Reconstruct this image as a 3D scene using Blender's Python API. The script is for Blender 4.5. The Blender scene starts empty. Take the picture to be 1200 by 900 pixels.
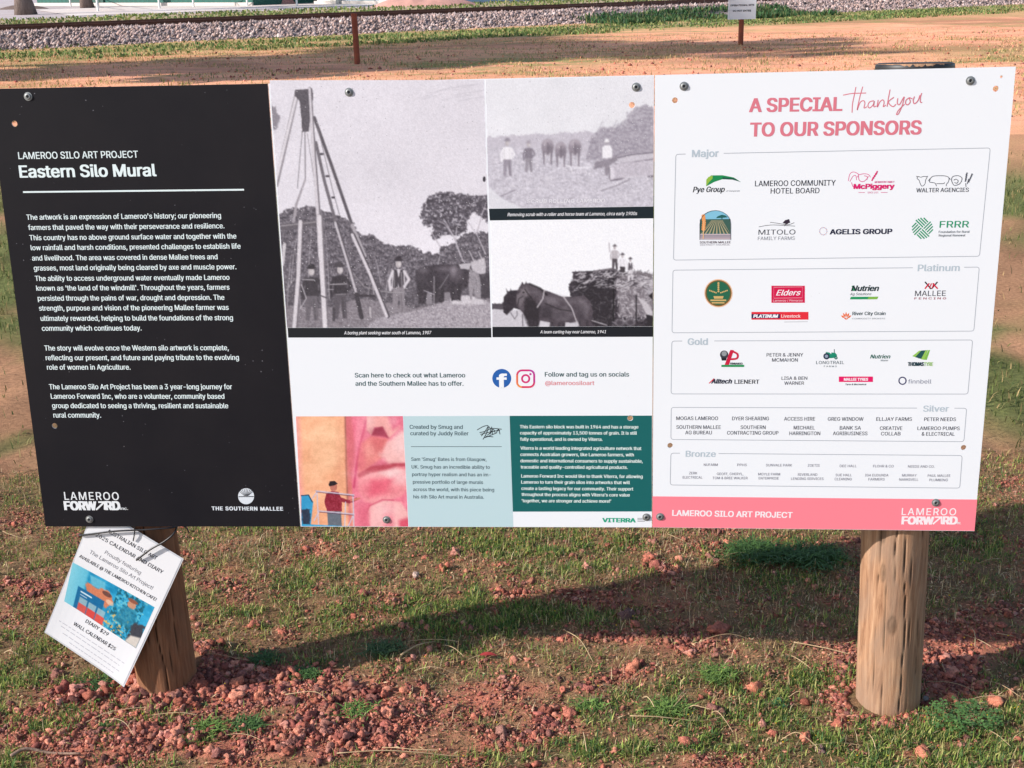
import bpy, bmesh, math, random, os
import numpy as np
from math import sin, cos, tan, atan, atan2, pi, radians, sqrt, hypot
from mathutils import Vector, Matrix
from mathutils.geometry import tessellate_polygon

rng = np.random.default_rng(7)
random.seed(7)
C = bpy.context.scene.collection
scene = bpy.context.scene

# ------------------------------------------------------------------ camera
FPX = 1400.0                      # focal length in units of a 1200 wide frame
PITCH = atan(485 / FPX)           # camera looks down
ROLL = atan(110 / 5030)
EYE = np.array([0.0, 0.0, 1.6])
fwd = np.array([0, cos(PITCH), -sin(PITCH)])
rt0 = np.array([1.0, 0, 0])
up0 = np.cross(rt0, fwd)
CX = cos(ROLL) * rt0 - sin(ROLL) * up0
CY = -sin(ROLL) * rt0 - cos(ROLL) * up0
camd = bpy.data.cameras.new('camera')
cam = bpy.data.objects.new('camera', camd)
C.objects.link(cam)
M = Matrix.Identity(4)
for i in range(3):
    M[i][0] = CX[i]; M[i][1] = -CY[i]; M[i][2] = -fwd[i]; M[i][3] = EYE[i]
cam.matrix_world = M
camd.sensor_width = 36
camd.lens = FPX / 1200 * 36
camd.clip_start = 0.05
camd.clip_end = 3000
scene.camera = cam

# ------------------------------------------------------------------ light
SUNV = np.array([-0.85, -0.25, 0.47]); SUNV /= np.linalg.norm(SUNV)
w = bpy.data.worlds.new('World'); scene.world = w; w.use_nodes = True
nt = w.node_tree
sky = nt.nodes.new('ShaderNodeTexSky'); sky.sky_type = 'NISHITA'; sky.sun_disc = False
sky.sun_elevation = math.asin(SUNV[2]); sky.sun_rotation = atan2(SUNV[0], SUNV[1])
sky.altitude = 100; sky.dust_density = 1.0
bg = nt.nodes['Background']; bg.inputs['Strength'].default_value = 0.14
nt.links.new(sky.outputs['Color'], bg.inputs['Color'])
sund = bpy.data.lights.new('sun', 'SUN'); sund.energy = 5.0; sund.angle = radians(0.9)
sund.color = (1.0, 0.945, 0.89)
sun = bpy.data.objects.new('sun', sund); C.objects.link(sun)
sun.rotation_euler = Vector(SUNV).to_track_quat('Z', 'Y').to_euler()
scene.view_settings.view_transform = 'Standard'
scene.view_settings.look = 'None'
scene.view_settings.exposure = 0.42
scene.view_settings.gamma = 1.0

# ------------------------------------------------------------------ geometry of the view: points of the photographed place
def ray(x, y):
    d = fwd + CX * (x - 600) / FPX + CY * (y - 450) / FPX
    return d
def G(x, y, z=0.0):
    d = ray(x, y)
    return EYE + d * ((z - EYE[2]) / d[2])
def at_depth(x, y, Y):
    d = ray(x, y)
    return EYE + d * (Y / d[1])

RA, RB = G(0, 35.5, .36), G(820, 4, .36)      # the near rail
rd = (RB - RA); rd[2] = 0; rd /= np.linalg.norm(rd); rn = np.array([-rd[1], rd[0], 0])
# ------------------------------------------------------------------ tagging
def tag(o, label=None, cat=None, group=None, kind=None):
    if label: o['label'] = label
    if cat: o['category'] = cat
    if group: o['group'] = group
    if kind: o['kind'] = kind
    return o
def empty(name, loc=(0, 0, 0), label=None, cat=None, group=None, mat=None):
    o = bpy.data.objects.new(name, None); C.objects.link(o)
    o.empty_display_size = 0.1
    if mat is not None: o.matrix_world = mat
    else: o.location = loc
    return tag(o, label, cat, group)

# ------------------------------------------------------------------ numpy noise
_T = rng.random((256, 256))
def vnoise(x, y, seed=0):
    x = np.asarray(x, float) + seed * 17.3; y = np.asarray(y, float) + seed * 5.7
    xi = np.floor(x).astype(int); yi = np.floor(y).astype(int)
    fx = x - xi; fy = y - yi
    fx = fx * fx * (3 - 2 * fx); fy = fy * fy * (3 - 2 * fy)
    a = _T[xi & 255, yi & 255]; b = _T[(xi + 1) & 255, yi & 255]
    c = _T[xi & 255, (yi + 1) & 255]; d = _T[(xi + 1) & 255, (yi + 1) & 255]
    return (a * (1 - fx) + b * fx) * (1 - fy) + (c * (1 - fx) + d * fx) * fy
def fbm(x, y, seed=0, n=4):
    s = 0; a = 0.5; t = 0
    for i in range(n):
        s = s + a * vnoise(x * 2 ** i, y * 2 ** i, seed + i); t += a; a *= 0.5
    return s / t

# ------------------------------------------------------------------ mesh helpers
def mesh_np(name, V, F, mats, parent=None, col=None, smooth=False, midx=None):
    """V (n,3) ; F list of arrays of equal-size faces or one array ; optional colour per vertex"""
    me = bpy.data.meshes.new(name)
    V = np.asarray(V, np.float32)
    if not isinstance(F, list): F = [F]
    F = [np.asarray(f, np.int32) for f in F if len(f)]
    nl = sum(f.size for f in F); nf = sum(len(f) for f in F)
    me.vertices.add(len(V)); me.vertices.foreach_set('co', V.ravel())
    me.loops.add(nl); me.loops.foreach_set('vertex_index', np.concatenate([f.ravel() for f in F]))
    me.polygons.add(nf)
    ls = []; tot = []; s = 0
    for f in F:
        k = f.shape[1]
        ls.append(s + np.arange(len(f)) * k); tot.append(np.full(len(f), k)); s += f.size
    me.polygons.foreach_set('loop_start', np.concatenate(ls).astype(np.int32))
    me.polygons.foreach_set('loop_total', np.concatenate(tot).astype(np.int32))
    if midx is not None: me.polygons.foreach_set('material_index', np.asarray(midx, np.int32))
    if smooth: me.polygons.foreach_set('use_smooth', np.ones(nf, bool))
    me.update(calc_edges=True)
    if col is not None:
        a = me.color_attributes.new('Col', 'FLOAT_COLOR', 'POINT')
        c4 = np.ones((len(V), 4), np.float32); c4[:, :3] = col
        a.data.foreach_set('color', c4.ravel())
    for m in (mats if isinstance(mats, (list, tuple)) else [mats]): me.materials.append(m)
    o = bpy.data.objects.new(name, me); C.objects.link(o)
    if parent is not None: o.parent = parent
    return o

class MB:
    """collects shapes, links them as ONE mesh object"""
    def __init__(s): s.v = []; s.f = []; s.m = []
    def add(s, V, F, m=0):
        n = len(s.v); s.v += [tuple(map(float, p)) for p in V]; s.f += [tuple(i + n for i in f) for f in F]; s.m += [m] * len(F)
    def box(s, lo, hi, m=0, rot=None, loc=(0, 0, 0)):
        x0, y0, z0 = lo; x1, y1, z1 = hi
        V = [(x0, y0, z0), (x1, y0, z0), (x1, y1, z0), (x0, y1, z0), (x0, y0, z1), (x1, y0, z1), (x1, y1, z1), (x0, y1, z1)]
        if rot is not None: V = [tuple(rot @ Vector(p) + Vector(loc)) for p in V]
        s.add(V, [(0, 3, 2, 1), (4, 5, 6, 7), (0, 1, 5, 4), (1, 2, 6, 5), (2, 3, 7, 6), (3, 0, 4, 7)], m)
    def tube(s, pts, rad, n=10, m=0, cap=True):
        pts = [np.array(p, float) for p in pts]
        if not hasattr(rad, '__len__'): rad = [rad] * len(pts)
        V = []; F = []
        prev = None
        for i, p in enumerate(pts):
            t = pts[min(i + 1, len(pts) - 1)] - pts[max(i - 1, 0)]; t = t / (np.linalg.norm(t) + 1e-12)
            a = prev if prev is not None else (np.array([0, 0, 1.0]) if abs(t[2]) < .9 else np.array([1.0, 0, 0]))
            u = a - t * (a @ t); u /= np.linalg.norm(u); prev = u
            v = np.cross(t, u)
            for k in range(n):
                an = 2 * pi * k / n
                V.append(p + rad[i] * (cos(an) * u + sin(an) * v))
        for i in range(len(pts) - 1):
            for k in range(n):
                F.append((i * n + k, i * n + (k + 1) % n, (i + 1) * n + (k + 1) % n, (i + 1) * n + k))
        if cap:
            F.append(tuple(reversed(range(n)))); F.append(tuple((len(pts) - 1) * n + k for k in range(n)))
        s.add(V, F, m)
    def build(s, name, mats, parent=None, smooth=False):
        me = bpy.data.meshes.new(name); me.from_pydata(s.v, [], s.f)
        for m in (mats if isinstance(mats, (list, tuple)) else [mats]): me.materials.append(m)
        me.polygons.foreach_set('material_index', s.m)
        if smooth: me.polygons.foreach_set('use_smooth', [True] * len(s.f))
        me.update()
        o = bpy.data.objects.new(name, me); C.objects.link(o)
        if parent is not None: o.parent = parent
        return o

# ------------------------------------------------------------------ materials
def lin(c):
    c = np.asarray(c, float) / 255
    return np.where(c <= .04045, c / 12.92, ((c + .055) / 1.055) ** 2.4)
PRINT = 0.86
def pcol(c): return tuple(np.clip(lin(c) * PRINT, 0.004, 1))
_mats = {}
def mat(name, col=(.5, .5, .5), rough=.6, metal=0, spec=.5):
    if name in _mats: return _mats[name]
    m = bpy.data.materials.new(name); m.use_nodes = True
    b = m.node_tree.nodes['Principled BSDF']
    b.inputs['Base Color'].default_value = (*col, 1); b.inputs['Roughness'].default_value = rough
    b.inputs['Metallic'].default_value = metal; b.inputs['Specular IOR Level'].default_value = spec
    _mats[name] = m
    return m
def N(m, t, **k):
    n = m.node_tree.nodes.new(t)
    for a, v in k.items():
        if hasattr(n, a): setattr(n, a, v)
        else: n.inputs[a.replace('_', ' ')].default_value = v
    return n
def L(m, a, b): m.node_tree.links.new(a, b)
def ink(rgb, rough=.42):
    """printed colour, given as the sRGB value it has on the white sheet"""
    return mat('ink_%d_%d_%d' % tuple(rgb), pcol(rgb), rough, 0, .35)
def noisy(name, c1, c2, scale=5, rough=.8, bump=.0, bscale=40, detail=6, stretch=None, metal=0, spec=.3, dist=.02):
    m = mat(name, c1, rough, metal, spec)
    b = m.node_tree.nodes['Principled BSDF']
    tc = N(m, 'ShaderNodeTexCoord'); mp = N(m, 'ShaderNodeMapping')
    if stretch: mp.inputs['Scale'].default_value = stretch
    L(m, tc.outputs['Object'], mp.inputs['Vector'])
    nz = N(m, 'ShaderNodeTexNoise', Scale=scale, Detail=detail, Roughness=.65)
    L(m, mp.outputs['Vector'], nz.inputs['Vector'])
    cr = N(m, 'ShaderNodeValToRGB'); cr.color_ramp.elements[0].color = (*c1, 1); cr.color_ramp.elements[1].color = (*c2, 1)
    cr.color_ramp.elements[0].position = .3; cr.color_ramp.elements[1].position = .7
    L(m, nz.outputs['Fac'], cr.inputs['Fac']); L(m, cr.outputs['Color'], b.inputs['Base Color'])
    if bump:
        n2 = N(m, 'ShaderNodeTexNoise', Scale=bscale, Detail=8, Roughness=.7)
        L(m, mp.outputs['Vector'], n2.inputs['Vector'])
        bp = N(m, 'ShaderNodeBump', Strength=bump, Distance=dist)
        L(m, n2.outputs['Fac'], bp.inputs['Height']); L(m, bp.outputs['Normal'], b.inputs['Normal'])
    return m
def vcol_mat(name, rough=.8, spec=.2, trans=0.0, nscale=0, namt=0.3, bump=0, bscale=300, bdist=.002):
    m = mat(name, (.5, .5, .5), rough, 0, spec)
    b = m.node_tree.nodes['Principled BSDF']
    a = N(m, 'ShaderNodeVertexColor'); a.layer_name = 'Col'
    out = a.outputs['Color']
    tc = N(m, 'ShaderNodeTexCoord')
    if nscale:
        nz = N(m, 'ShaderNodeTexNoise', Scale=nscale, Detail=4, Roughness=.7)
        L(m, tc.outputs['Object'], nz.inputs['Vector'])
        mr = N(m, 'ShaderNodeMapRange'); mr.inputs[1].default_value = .3; mr.inputs[2].default_value = .7
        mr.inputs[3].default_value = 1 - namt; mr.inputs[4].default_value = 1 + namt
        L(m, nz.outputs['Fac'], mr.inputs[0])
        mx = N(m, 'ShaderNodeVectorMath', operation='SCALE')
        L(m, out, mx.inputs[0]); L(m, mr.outputs[0], mx.inputs['Scale']); out = mx.outputs[0]
    L(m, out, b.inputs['Base Color'])
    if bump:
        n2 = N(m, 'ShaderNodeTexNoise', Scale=bscale, Detail=5, Roughness=.7)
        L(m, tc.outputs['Object'], n2.inputs['Vector'])
        bp = N(m, 'ShaderNodeBump', Strength=bump, Distance=bdist)
        L(m, n2.outputs['Fac'], bp.inputs['Height']); L(m, bp.outputs['Normal'], b.inputs['Normal'])
    if trans:
        t = N(m, 'ShaderNodeBsdfTranslucent'); L(m, out, t.inputs['Color'])
        ms = N(m, 'ShaderNodeMixShader'); ms.inputs[0].default_value = trans
        L(m, b.outputs[0], ms.inputs[1]); L(m, t.outputs[0], ms.inputs[2])
        L(m, ms.outputs[0], m.node_tree.nodes['Material Output'].inputs['Surface'])
    return m

# ================================================================== GROUND
def blobs(lst):
    out = []
    for (px, py, rx, ry, s) in lst:
        g = G(px, py); out.append((g[0], g[1], rx, ry, s))
    return out
SOIL = blobs([(250, 815, .34, .07, 1.2), (170, 870, .26, .07, .8), (400, 865, .32, .10, 1.0), (320, 790, .22, .06, .9), (500, 830, .2, .08, .8), (560, 815, .12, .05, .6), (620, 860, .10, .04, .5), (690, 750, .2, .04, .7), (660, 845, .07, .05, .7), (590, 870, .06, .04, .6),
              (830, 835, .06, .06, .7), (880, 745, .16, .03, .6), (1140, 745, .26, .14, 1.1), (1085, 800, .12, .06, .9), (985, 790, .09, .08, .9), (1010, 850, .08, .02, .6), (740, 790, .06, .04, .7), (880, 800, .05, .03, .6), (300, 710, .35, .06, .55), (590, 665, .08, .03, .6), (250, 745, .25, .05, .7), (1000, 885, .10, .02, .6), (40, 850, .2, .05, .6), (520, 740, .2, .03, .5), (960, 730, .08, .03, .5)])
LUSH = blobs([(560, 640, .28, .16, .8), (720, 650, .25, .14, .9), (930, 650, .25, .18, 1.0), (1080, 875, .3, .07, 1.1), (1120, 830, .16, .05, 1), (90, 850, .15, .05, .8), (770, 830, .22, .06, .9), (560, 735, .22, .05, .7), (360, 780, .1, .03, .5), (1160, 640, .2, .2, .4), (900, 800, .3, .06, .9), (240, 870, .08, .03, .7), (700, 720, .4, .06, .6), (690, 880, .2, .03, .8), (900, 870, .2, .03, .8)])
STRAW = blobs([(800, 645, .10, .10, 1.2), (650, 672, .07, .07, 1.0), (250, 660, .35, .10, .6), (560, 660, .3, .05, .3), (30, 480, .5, .4, .5)])
def fsum(L_, x, y):
    s = 0
    for (cx, cy, rx, ry, a) in L_: s = s + a * np.exp(-(((x - cx) / rx) ** 2 + ((y - cy) / ry) ** 2))
    return s
def soilf(x, y): return np.clip(fsum(SOIL, x, y) + 1.0 * (fbm(x * 5, y * 7, 3, 4) - .56) * 2, 0, 1)
def lushf(x, y): return np.clip(fsum(LUSH, x, y) + .8 * (fbm(x * 2.1, y * 2.6, 11, 3) - .5) * 2, 0, 1)
def strawf(x, y): return np.clip(fsum(STRAW, x, y) + .6 * (fbm(x * 1.7, y * 2.6, 21, 3) - .52) * 2, 0, 1)
PB = [G(1038, 842), G(197, 806)]
def height(x, y):
    near = 1 / (1 + (np.maximum(np.hypot(x, y - 2.6) - 3, 0) / 2) ** 2)
    h = .030 * (fbm(x * 2.3, y * 2.3, 31, 3) - .5) + near * (.020 * (fbm(x * 14, y * 14, 32, 3) - .5) + .006 * (fbm(x * 60, y * 60, 33, 2) - .5))
    h = h + .05 * np.clip((np.hypot(x, y) - 6) / 20, 0, 1) * (fbm(x * .4, y * .4, 35, 3) - .5)
    for b, rim in ((PB[0], -.008), (PB[1], .012)):
        r = np.hypot(x - b[0], y - .075 - b[1]); h = h + (rim + .004) * np.exp(-((r - .085) / .05) ** 2)
    return h
def axis_lines(a, b, step, far, grow=1.09):
    c = list(np.arange(a, b + 1e-6, step)); s = step; lo = a; hi = b
    L1 = []; L2 = []
    while lo > -far: s *= grow; lo -= s; L1.append(lo)
    s = step
    while hi < far: s *= grow; hi += s; L2.append(hi)
    return np.array(L1[::-1] + c + L2)
def far_lines(L_, lo, hi, step):
    """refine the lines between lo and hi to at most the given step"""
    out = [L_[0]]
    for a, b in zip(L_[:-1], L_[1:]):
        if b > lo and a < hi and b - a > step:
            k = int(math.ceil((b - a) / step)); out += list(a + (b - a) * np.arange(1, k + 1) / k)
        else: out.append(b)
    return np.array(out)
xs = far_lines(axis_lines(-1.7, 1.7, .015, 900, 1.07), -14, 20, .27); ys = far_lines(axis_lines(1.6, 3.4, .0145, 900, 1.06), 12, 34, .14)
gx, gy = np.meshgrid(xs, ys); gz = height(gx, gy)
V = np.stack([gx, gy, gz], -1).reshape(-1, 3)
nx = len(xs); i = np.arange(len(ys) - 1)[:, None] * nx + np.arange(nx - 1)[None]
F = np.stack([i, i + 1, i + nx + 1, i + nx], -1).reshape(-1, 4)
# earth, dry turf and green turf: real colours of the ground
x, y = V[:, 0], V[:, 1]
so, lu, st = soilf(x, y), lushf(x, y), strawf(x, y)
c_soil = np.array([.52, .175, .11]); c_soil2 = np.array([.28, .115, .078]); c_turf = np.array([.245, .15, .08]); c_green = np.array([.09, .105, .035]); c_dry = np.array([.90, .44, .25]); c_clay = np.array([.82, .33, .21]); c_brown = np.array([.27, .125, .065])
n1 = fbm(x * 9, y * 9, 41, 4)[:, None]; n2 = fbm(x * 30, y * 30, 42, 3)[:, None]
near = c_turf * (1 - lu[:, None] * .7) + c_green * lu[:, None] * .7
near = near * (.7 + .6 * n1)
k = np.clip(so * 1.3 + (n2[:, 0] - .5), 0, 1)[:, None]
near = near * (1 - k) + (c_soil * n1 * 1.3 + c_soil2 * (1 - n1)) * k * 1.0
# the open ground behind: bleached grass, red clay wheel tracks, greener strip by the ballast
u = x * .995 - y * .02; v = y + x * .10
f1 = fbm(x * .16, v * .75, 51, 4)[:, None]; f2 = fbm(x * .5, v * 2.2, 52, 4)[:, None]; f3 = fbm(x * 2.5, y * 2.5, 53, 3)[:, None]
far = c_dry * f1 * 1.15 + c_clay * (1 - f1) * 1.05
f4 = fbm(x * 1.3, v * 5.5, 54, 4)[:, None]; f5 = vnoise(x * 7, y * 8, 55)[:, None]; far = far * (.62 + .5 * f2 + .45 * (f4 - .35) + .22 * (f5 - .4))
t = np.clip((fbm(x * .22, v * .5, 57, 4) - .50) * 5, 0, 1)[:, None]; far = far * (1 - .55 * t) + c_brown * .55 * t
gr = np.clip((f2 - .54) * 6, 0, 1) * .5 + np.clip((f3 - .60) * 6, 0, 1) * .35
cg_ = G(610, 72); cg2 = G(1190, 62)
gr = gr + .9 * np.exp(-(((x - cg_[0]) / 2.2) ** 2 + ((y - cg_[1]) / 2.4) ** 2))[:, None] * np.clip((f4 - .35) * 5, 0, 1) + .5 * np.exp(-(((x - cg2[0]) / 2.5) ** 2 + ((y - cg2[1]) / 2) ** 2))[:, None]
v_b = (np.stack([x, y], 1) - RA[:2]) @ rn[:2] + 3.1
gb = np.exp(-((v_b + 2.4) / 3.4) ** 2)[:, None]
gr = np.clip(gr + gb * (.75 + .6 * (f2 - .5)), 0, 1); far = far * (1 - gr) + np.array([.30, .28, .10]) * gr
w_ = np.clip((y - 8.5) / 5, 0, 1)[:, None]; w_ = w_ * w_ * (3 - 2 * w_)
# the turf beside and behind the sign is a patchwork of green, straw and red earth
mid = np.clip((y - 3.4) / .8, 0, 1)[:, None]
pat = fbm(x * 1.1, y * 1.1, 61, 4)[:, None]; pm = np.clip((pat - .52) * 8, 0, 1)
midc = np.array([.15, .16, .055]) * (1 - pm) + np.array([.40, .21, .115]) * pm
midc = midc * (.45 + .5 * f3 + .6 * (f5 * .6 + f4 * .4))
colg = near * (1 - mid) + midc * mid
colg = colg * (1 - w_) + far * w_
GM = vcol_mat('ground_earth', .95, .1, nscale=55, namt=.35, bump=.9, bscale=170, bdist=.006)
ground = mesh_np('ground', V, F, GM, None, colg, smooth=True); tag(ground, kind='structure')

# ---- grass blades (joined, nobody could count them)
def blades(n, x0, x1, y0, y1, dens, cols, ln, wd, name, label, lean=.9, prof=2):
    P = np.empty((0, 2))
    while len(P) < n:
        q = np.stack([rng.uniform(x0, x1, n), rng.uniform(y0, y1, n)], 1)
        q = q[rng.random(n) < dens(q[:, 0], q[:, 1])]; P = np.vstack([P, q])
    P = P[:n]; x, y = P[:, 0], P[:, 1]
    for b in PB:
        ok = np.hypot(x - b[0], y - .075 - b[1]) > .072; x, y = x[ok], y[ok]
    n = len(x); z = height(x, y) - .003
    a = rng.uniform(0, 2 * pi, n); l = rng.uniform(ln[0], ln[1], n) * (.6 + .8 * rng.random(n)); wdt = rng.uniform(wd[0], wd[1], n)
    th = np.abs(rng.normal(0, lean, n)); th = np.clip(th, .05, 1.45)
    dx, dy = np.cos(a), np.sin(a); sx, sy = -dy, dx
    m1 = l * .5; t1 = th * .6; t2 = np.clip(th * 1.35, 0, 1.75)
    b = np.stack([x, y, z], 1)
    m = b + np.stack([dx * np.sin(t1) * m1, dy * np.sin(t1) * m1, np.cos(t1) * m1], 1)
    e = m + np.stack([dx * np.sin(t2) * m1, dy * np.sin(t2) * m1, np.cos(t2) * m1], 1)
    s = np.stack([sx, sy, np.zeros(n)], 1) * wdt[:, None] / 2
    V = np.stack([b - s, b + s, m + s * .8, m - s * .8, e], 1).reshape(-1, 3)
    k = np.arange(n)[:, None] * 5
    ci = cols(x, y); ci = np.repeat(ci, 5, 0).astype(float)
    return mesh_np(name, V, [k + np.array([[0, 1, 2, 3]]), k + np.array([[3, 2, 4]])], VEG, None, ci)
VEG = vcol_mat('grass_blades', .75, .2, trans=.3)
def pick(palette, w=None):
    pal = np.array(palette)
    def f(x, y):
        i = rng.choice(len(pal), len(x), p=w); return pal[i] * rng.uniform(.6, 1.35, (len(x), 1))
    return f
GRN = pick([(.15, .24, .045), (.25, .33, .07), (.09, .17, .05), (.36, .39, .11), (.08, .16, .06), (.46, .42, .16)])
OLV = pick([(.22, .20, .07), (.30, .25, .10), (.44, .32, .15), (.36, .22, .11), (.17, .18, .06), (.27, .14, .08)])
STR = pick([(.62, .47, .27), (.52, .36, .18), (.70, .56, .36), (.42, .26, .14)])
def D1(x, y): return np.clip(.12 + lushf(x, y) * 1.3 - soilf(x, y) * .55, .02, 1) * np.clip((fbm(x * 19, y * 19, 71, 3) - .38) * 5, .05, 1)
def D2(x, y): return np.clip(.85 - soilf(x, y) * .78, .05, 1) * np.clip(.3 + 1.5 * (fbm(x * 12, y * 12, 72, 3) - .3), .05, 1)
def D3(x, y): return np.clip(.12 + strawf(x, y) - soilf(x, y) * .4, .02, 1)
tag(blades(140000, -1.7, 1.75, 1.62, 3.75, D1, GRN, (.007, .026), (.0016, .0036), 'green_grass', '', 1.15), 'short green grass scattered over the red earth below the board', 'grass', kind='stuff')
tag(blades(130000, -1.8, 1.85, 1.62, 3.8, D2, OLV, (.006, .018), (.0012, .0028), 'dull_grass', '', 1.3), 'dull olive trodden grass covering the ground below the board', 'grass', kind='stuff')
tag(blades(15000, -1.8, 1.85, 1.62, 3.8, D3, STR, (.015, .04), (.0008, .0018), 'dry_grass', '', 1.2), 'dry straw coloured grass lying among the green', 'grass', kind='stuff')
def D4(x, y): return np.clip((.55 - fbm(x * 1.1, y * 1.1, 61, 4)) * 6 + .3, .06, 1) * np.clip(1.3 - (y - 3) / 12, .2, 1)
MIXG = pick([(.09, .13, .03), (.14, .17, .05), (.22, .2, .08), (.36, .26, .12), (.07, .10, .035)])
tag(blades(56000, -5.2, 5.2, 3.7, 10.5, D4, MIXG, (.025, .055), (.003, .006), 'lawn_grass', '', 1.0), 'patchy turf behind the board beyond its posts', 'grass', kind='stuff')
def D5(x, y): return np.clip((fbm(x * .5, (y + x * .1) * 2.2, 52, 4) - .45) * 4 + .25, .05, 1)
FARG = pick([(.72, .36, .19), (.85, .48, .27), (.60, .30, .16), (.56, .24, .14), (.34, .29, .12)])
tag(blades(60000, -14, 20, 13, 31, D5, FARG, (.02, .05), (.008, .016), 'bleached_grass', '', 1.2), 'thin bleached grass on the orange ground before the railway', 'grass', kind='stuff')

# rougher clumps and clods on the open ground
tag(blades(13000, -11, 16, 13, 29, lambda x, y: np.clip((fbm(x * 1.6, y * 1.6, 95, 3) - .52) * 9, .0, 1) + .004, pick([(.46, .34, .16), (.30, .26, .10), (.62, .42, .22), (.22, .24, .08)]), (.04, .08), (.010, .02), 'dry_tussocks', '', .8), 'ragged dry tussocks dotted over the orange ground', 'grass', kind='stuff')
# ---- clods of red earth
def ico(sub):
    bm = bmesh.new(); bmesh.ops.create_icosphere(bm, subdivisions=sub, radius=1)
    v = np.array([p.co[:] for p in bm.verts]); f = np.array([[q.index for q in p.verts] for p in bm.faces]); bm.free(); return v, f
ICO = {s: ico(s) for s in (1, 2, 3)}
ICO[0] = (np.array([(1, 0, 0), (0, 1, 0), (-1, 0, 0), (0, -1, 0), (0, 0, 1), (0, 0, -1)], float), np.array([(0, 1, 4), (1, 2, 4), (2, 3, 4), (3, 0, 4), (1, 0, 5), (2, 1, 5), (3, 2, 5), (0, 3, 5)]))
def lumps(x, y, size, sub, cols, sink=.3, rough=.35, flat=.8, z=None):
    v0, f0 = ICO[sub]; n = len(x); k = len(v0)
    if z is None: z = height(x, y)
    Vn = np.repeat(v0[None], n, 0)
    off = rng.uniform(0, 200, (n, 1, 2))
    d = 1 + rough * 2 * (fbm(Vn[..., 0] * 1.3 + off[..., 0] + Vn[..., 2] * .7, Vn[..., 1] * 1.3 + off[..., 1] - Vn[..., 2] * .9, 81, 3) - .5) * 1.6
    if sub == 3:
        p_ = Vn * 1.0; d = d * (1 + .34 * (fbm(p_[..., 0] * 4.5 + off[..., 0], p_[..., 1] * 4.5 + p_[..., 2] * 3.1 + off[..., 1], 83, 3) - .5) * 2)
    Vn = Vn * d[..., None] * (rng.uniform(.7, 1.2, (n, 1, 3)) * np.array([1, 1, flat]))
    a = rng.uniform(0, 2 * pi, (n, 1)); c, s = np.cos(a), np.sin(a)
    X = Vn[..., 0] * c - Vn[..., 1] * s; Y = Vn[..., 0] * s + Vn[..., 1] * c
    Vn = np.stack([X, Y, Vn[..., 2]], -1) * size[:, None, None] + np.stack([x, y, z + size * (1 - sink) * flat * .6], 1)[:, None]
    return Vn.reshape(-1, 3), (f0[None] + (np.arange(n) * k)[:, None, None]).reshape(-1, 3), np.repeat(cols, k, 0)
def sample(n, x0, x1, y0, y1, dens):
    P = np.empty((0, 2))
    while len(P) < n:
        q = np.stack([rng.uniform(x0, x1, n), rng.uniform(y0, y1, n)], 1); P = np.vstack([P, q[rng.random(n) < dens(q[:, 0], q[:, 1])]])
    P = P[:n]
    for b in PB: P = P[np.hypot(P[:, 0] - b[0], P[:, 1] - .075 - b[1]) > .078]
    return P[:, 0], P[:, 1]
EARTH = vcol_mat('red_earth', .95, .05, nscale=140, namt=.4, bump=1.0, bscale=330, bdist=.006)
ECOL = pick([(.56, .19, .13), (.47, .155, .105), (.64, .26, .175), (.36, .12, .095), (.58, .26, .20), (.28, .12, .10)])
def DS(x, y): return np.clip(soilf(x, y) ** 1.4, .032, 1) * np.clip((fbm(x * 11, y * 11, 91, 3) - .35) * 4, .08, 1)
def DB_(x, y): return np.clip(soilf(x, y) ** 3, .004, 1) * np.clip((fbm(x * 8, y * 8, 92, 3) - .45) * 6, .02, 1)
parts = []
x, y = sample(36000, -1.75, 1.8, 1.62, 3.6, DS); parts.append(lumps(x, y, rng.uniform(.0020, .0052, len(x)), 0, ECOL(x, y), .3, .5))
x, y = sample(6500, -1.75, 1.8, 1.62, 3.4, DS); parts.append(lumps(x, y, rng.uniform(.003, .006, len(x)), 1, ECOL(x, y), .3, .75))
x, y = sample(1900, -1.75, 1.8, 1.62, 3.4, DS); parts.append(lumps(x, y, rng.uniform(.005, .0095, len(x)), 2, ECOL(x, y), .3, .85))
x, y = sample(300, -1.75, 1.8, 1.62, 3.3, DB_); parts.append(lumps(x, y, rng.uniform(.008, .0145, len(x)), 3, ECOL(x, y), .4, .85))
for b in PB:                                     # earth heaped against the posts
    a = rng.uniform(0, 2 * pi, 900); r = .068 + np.abs(rng.normal(0, .022, 900)); x, y = b[0] + np.cos(a) * r, b[1] + .075 + np.sin(a) * r
    parts.append(lumps(x, y, rng.uniform(.003, .008, 900) * (.7 + .6 * rng.random(900)), 1, ECOL(x, y), .2, .7))
off = 0; Vs = []; Fs = []; Cs = []
for v, f, c in parts: Vs.append(v); Fs.append(f + off); Cs.append(c); off += len(v)
tag(mesh_np('earth_crumbs', np.vstack(Vs), np.vstack(Fs), EARTH, None, np.vstack(Cs), smooth=True), 'loose red crumbs and small lumps of dug earth round the posts', 'loose earth', kind='stuff')

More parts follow.
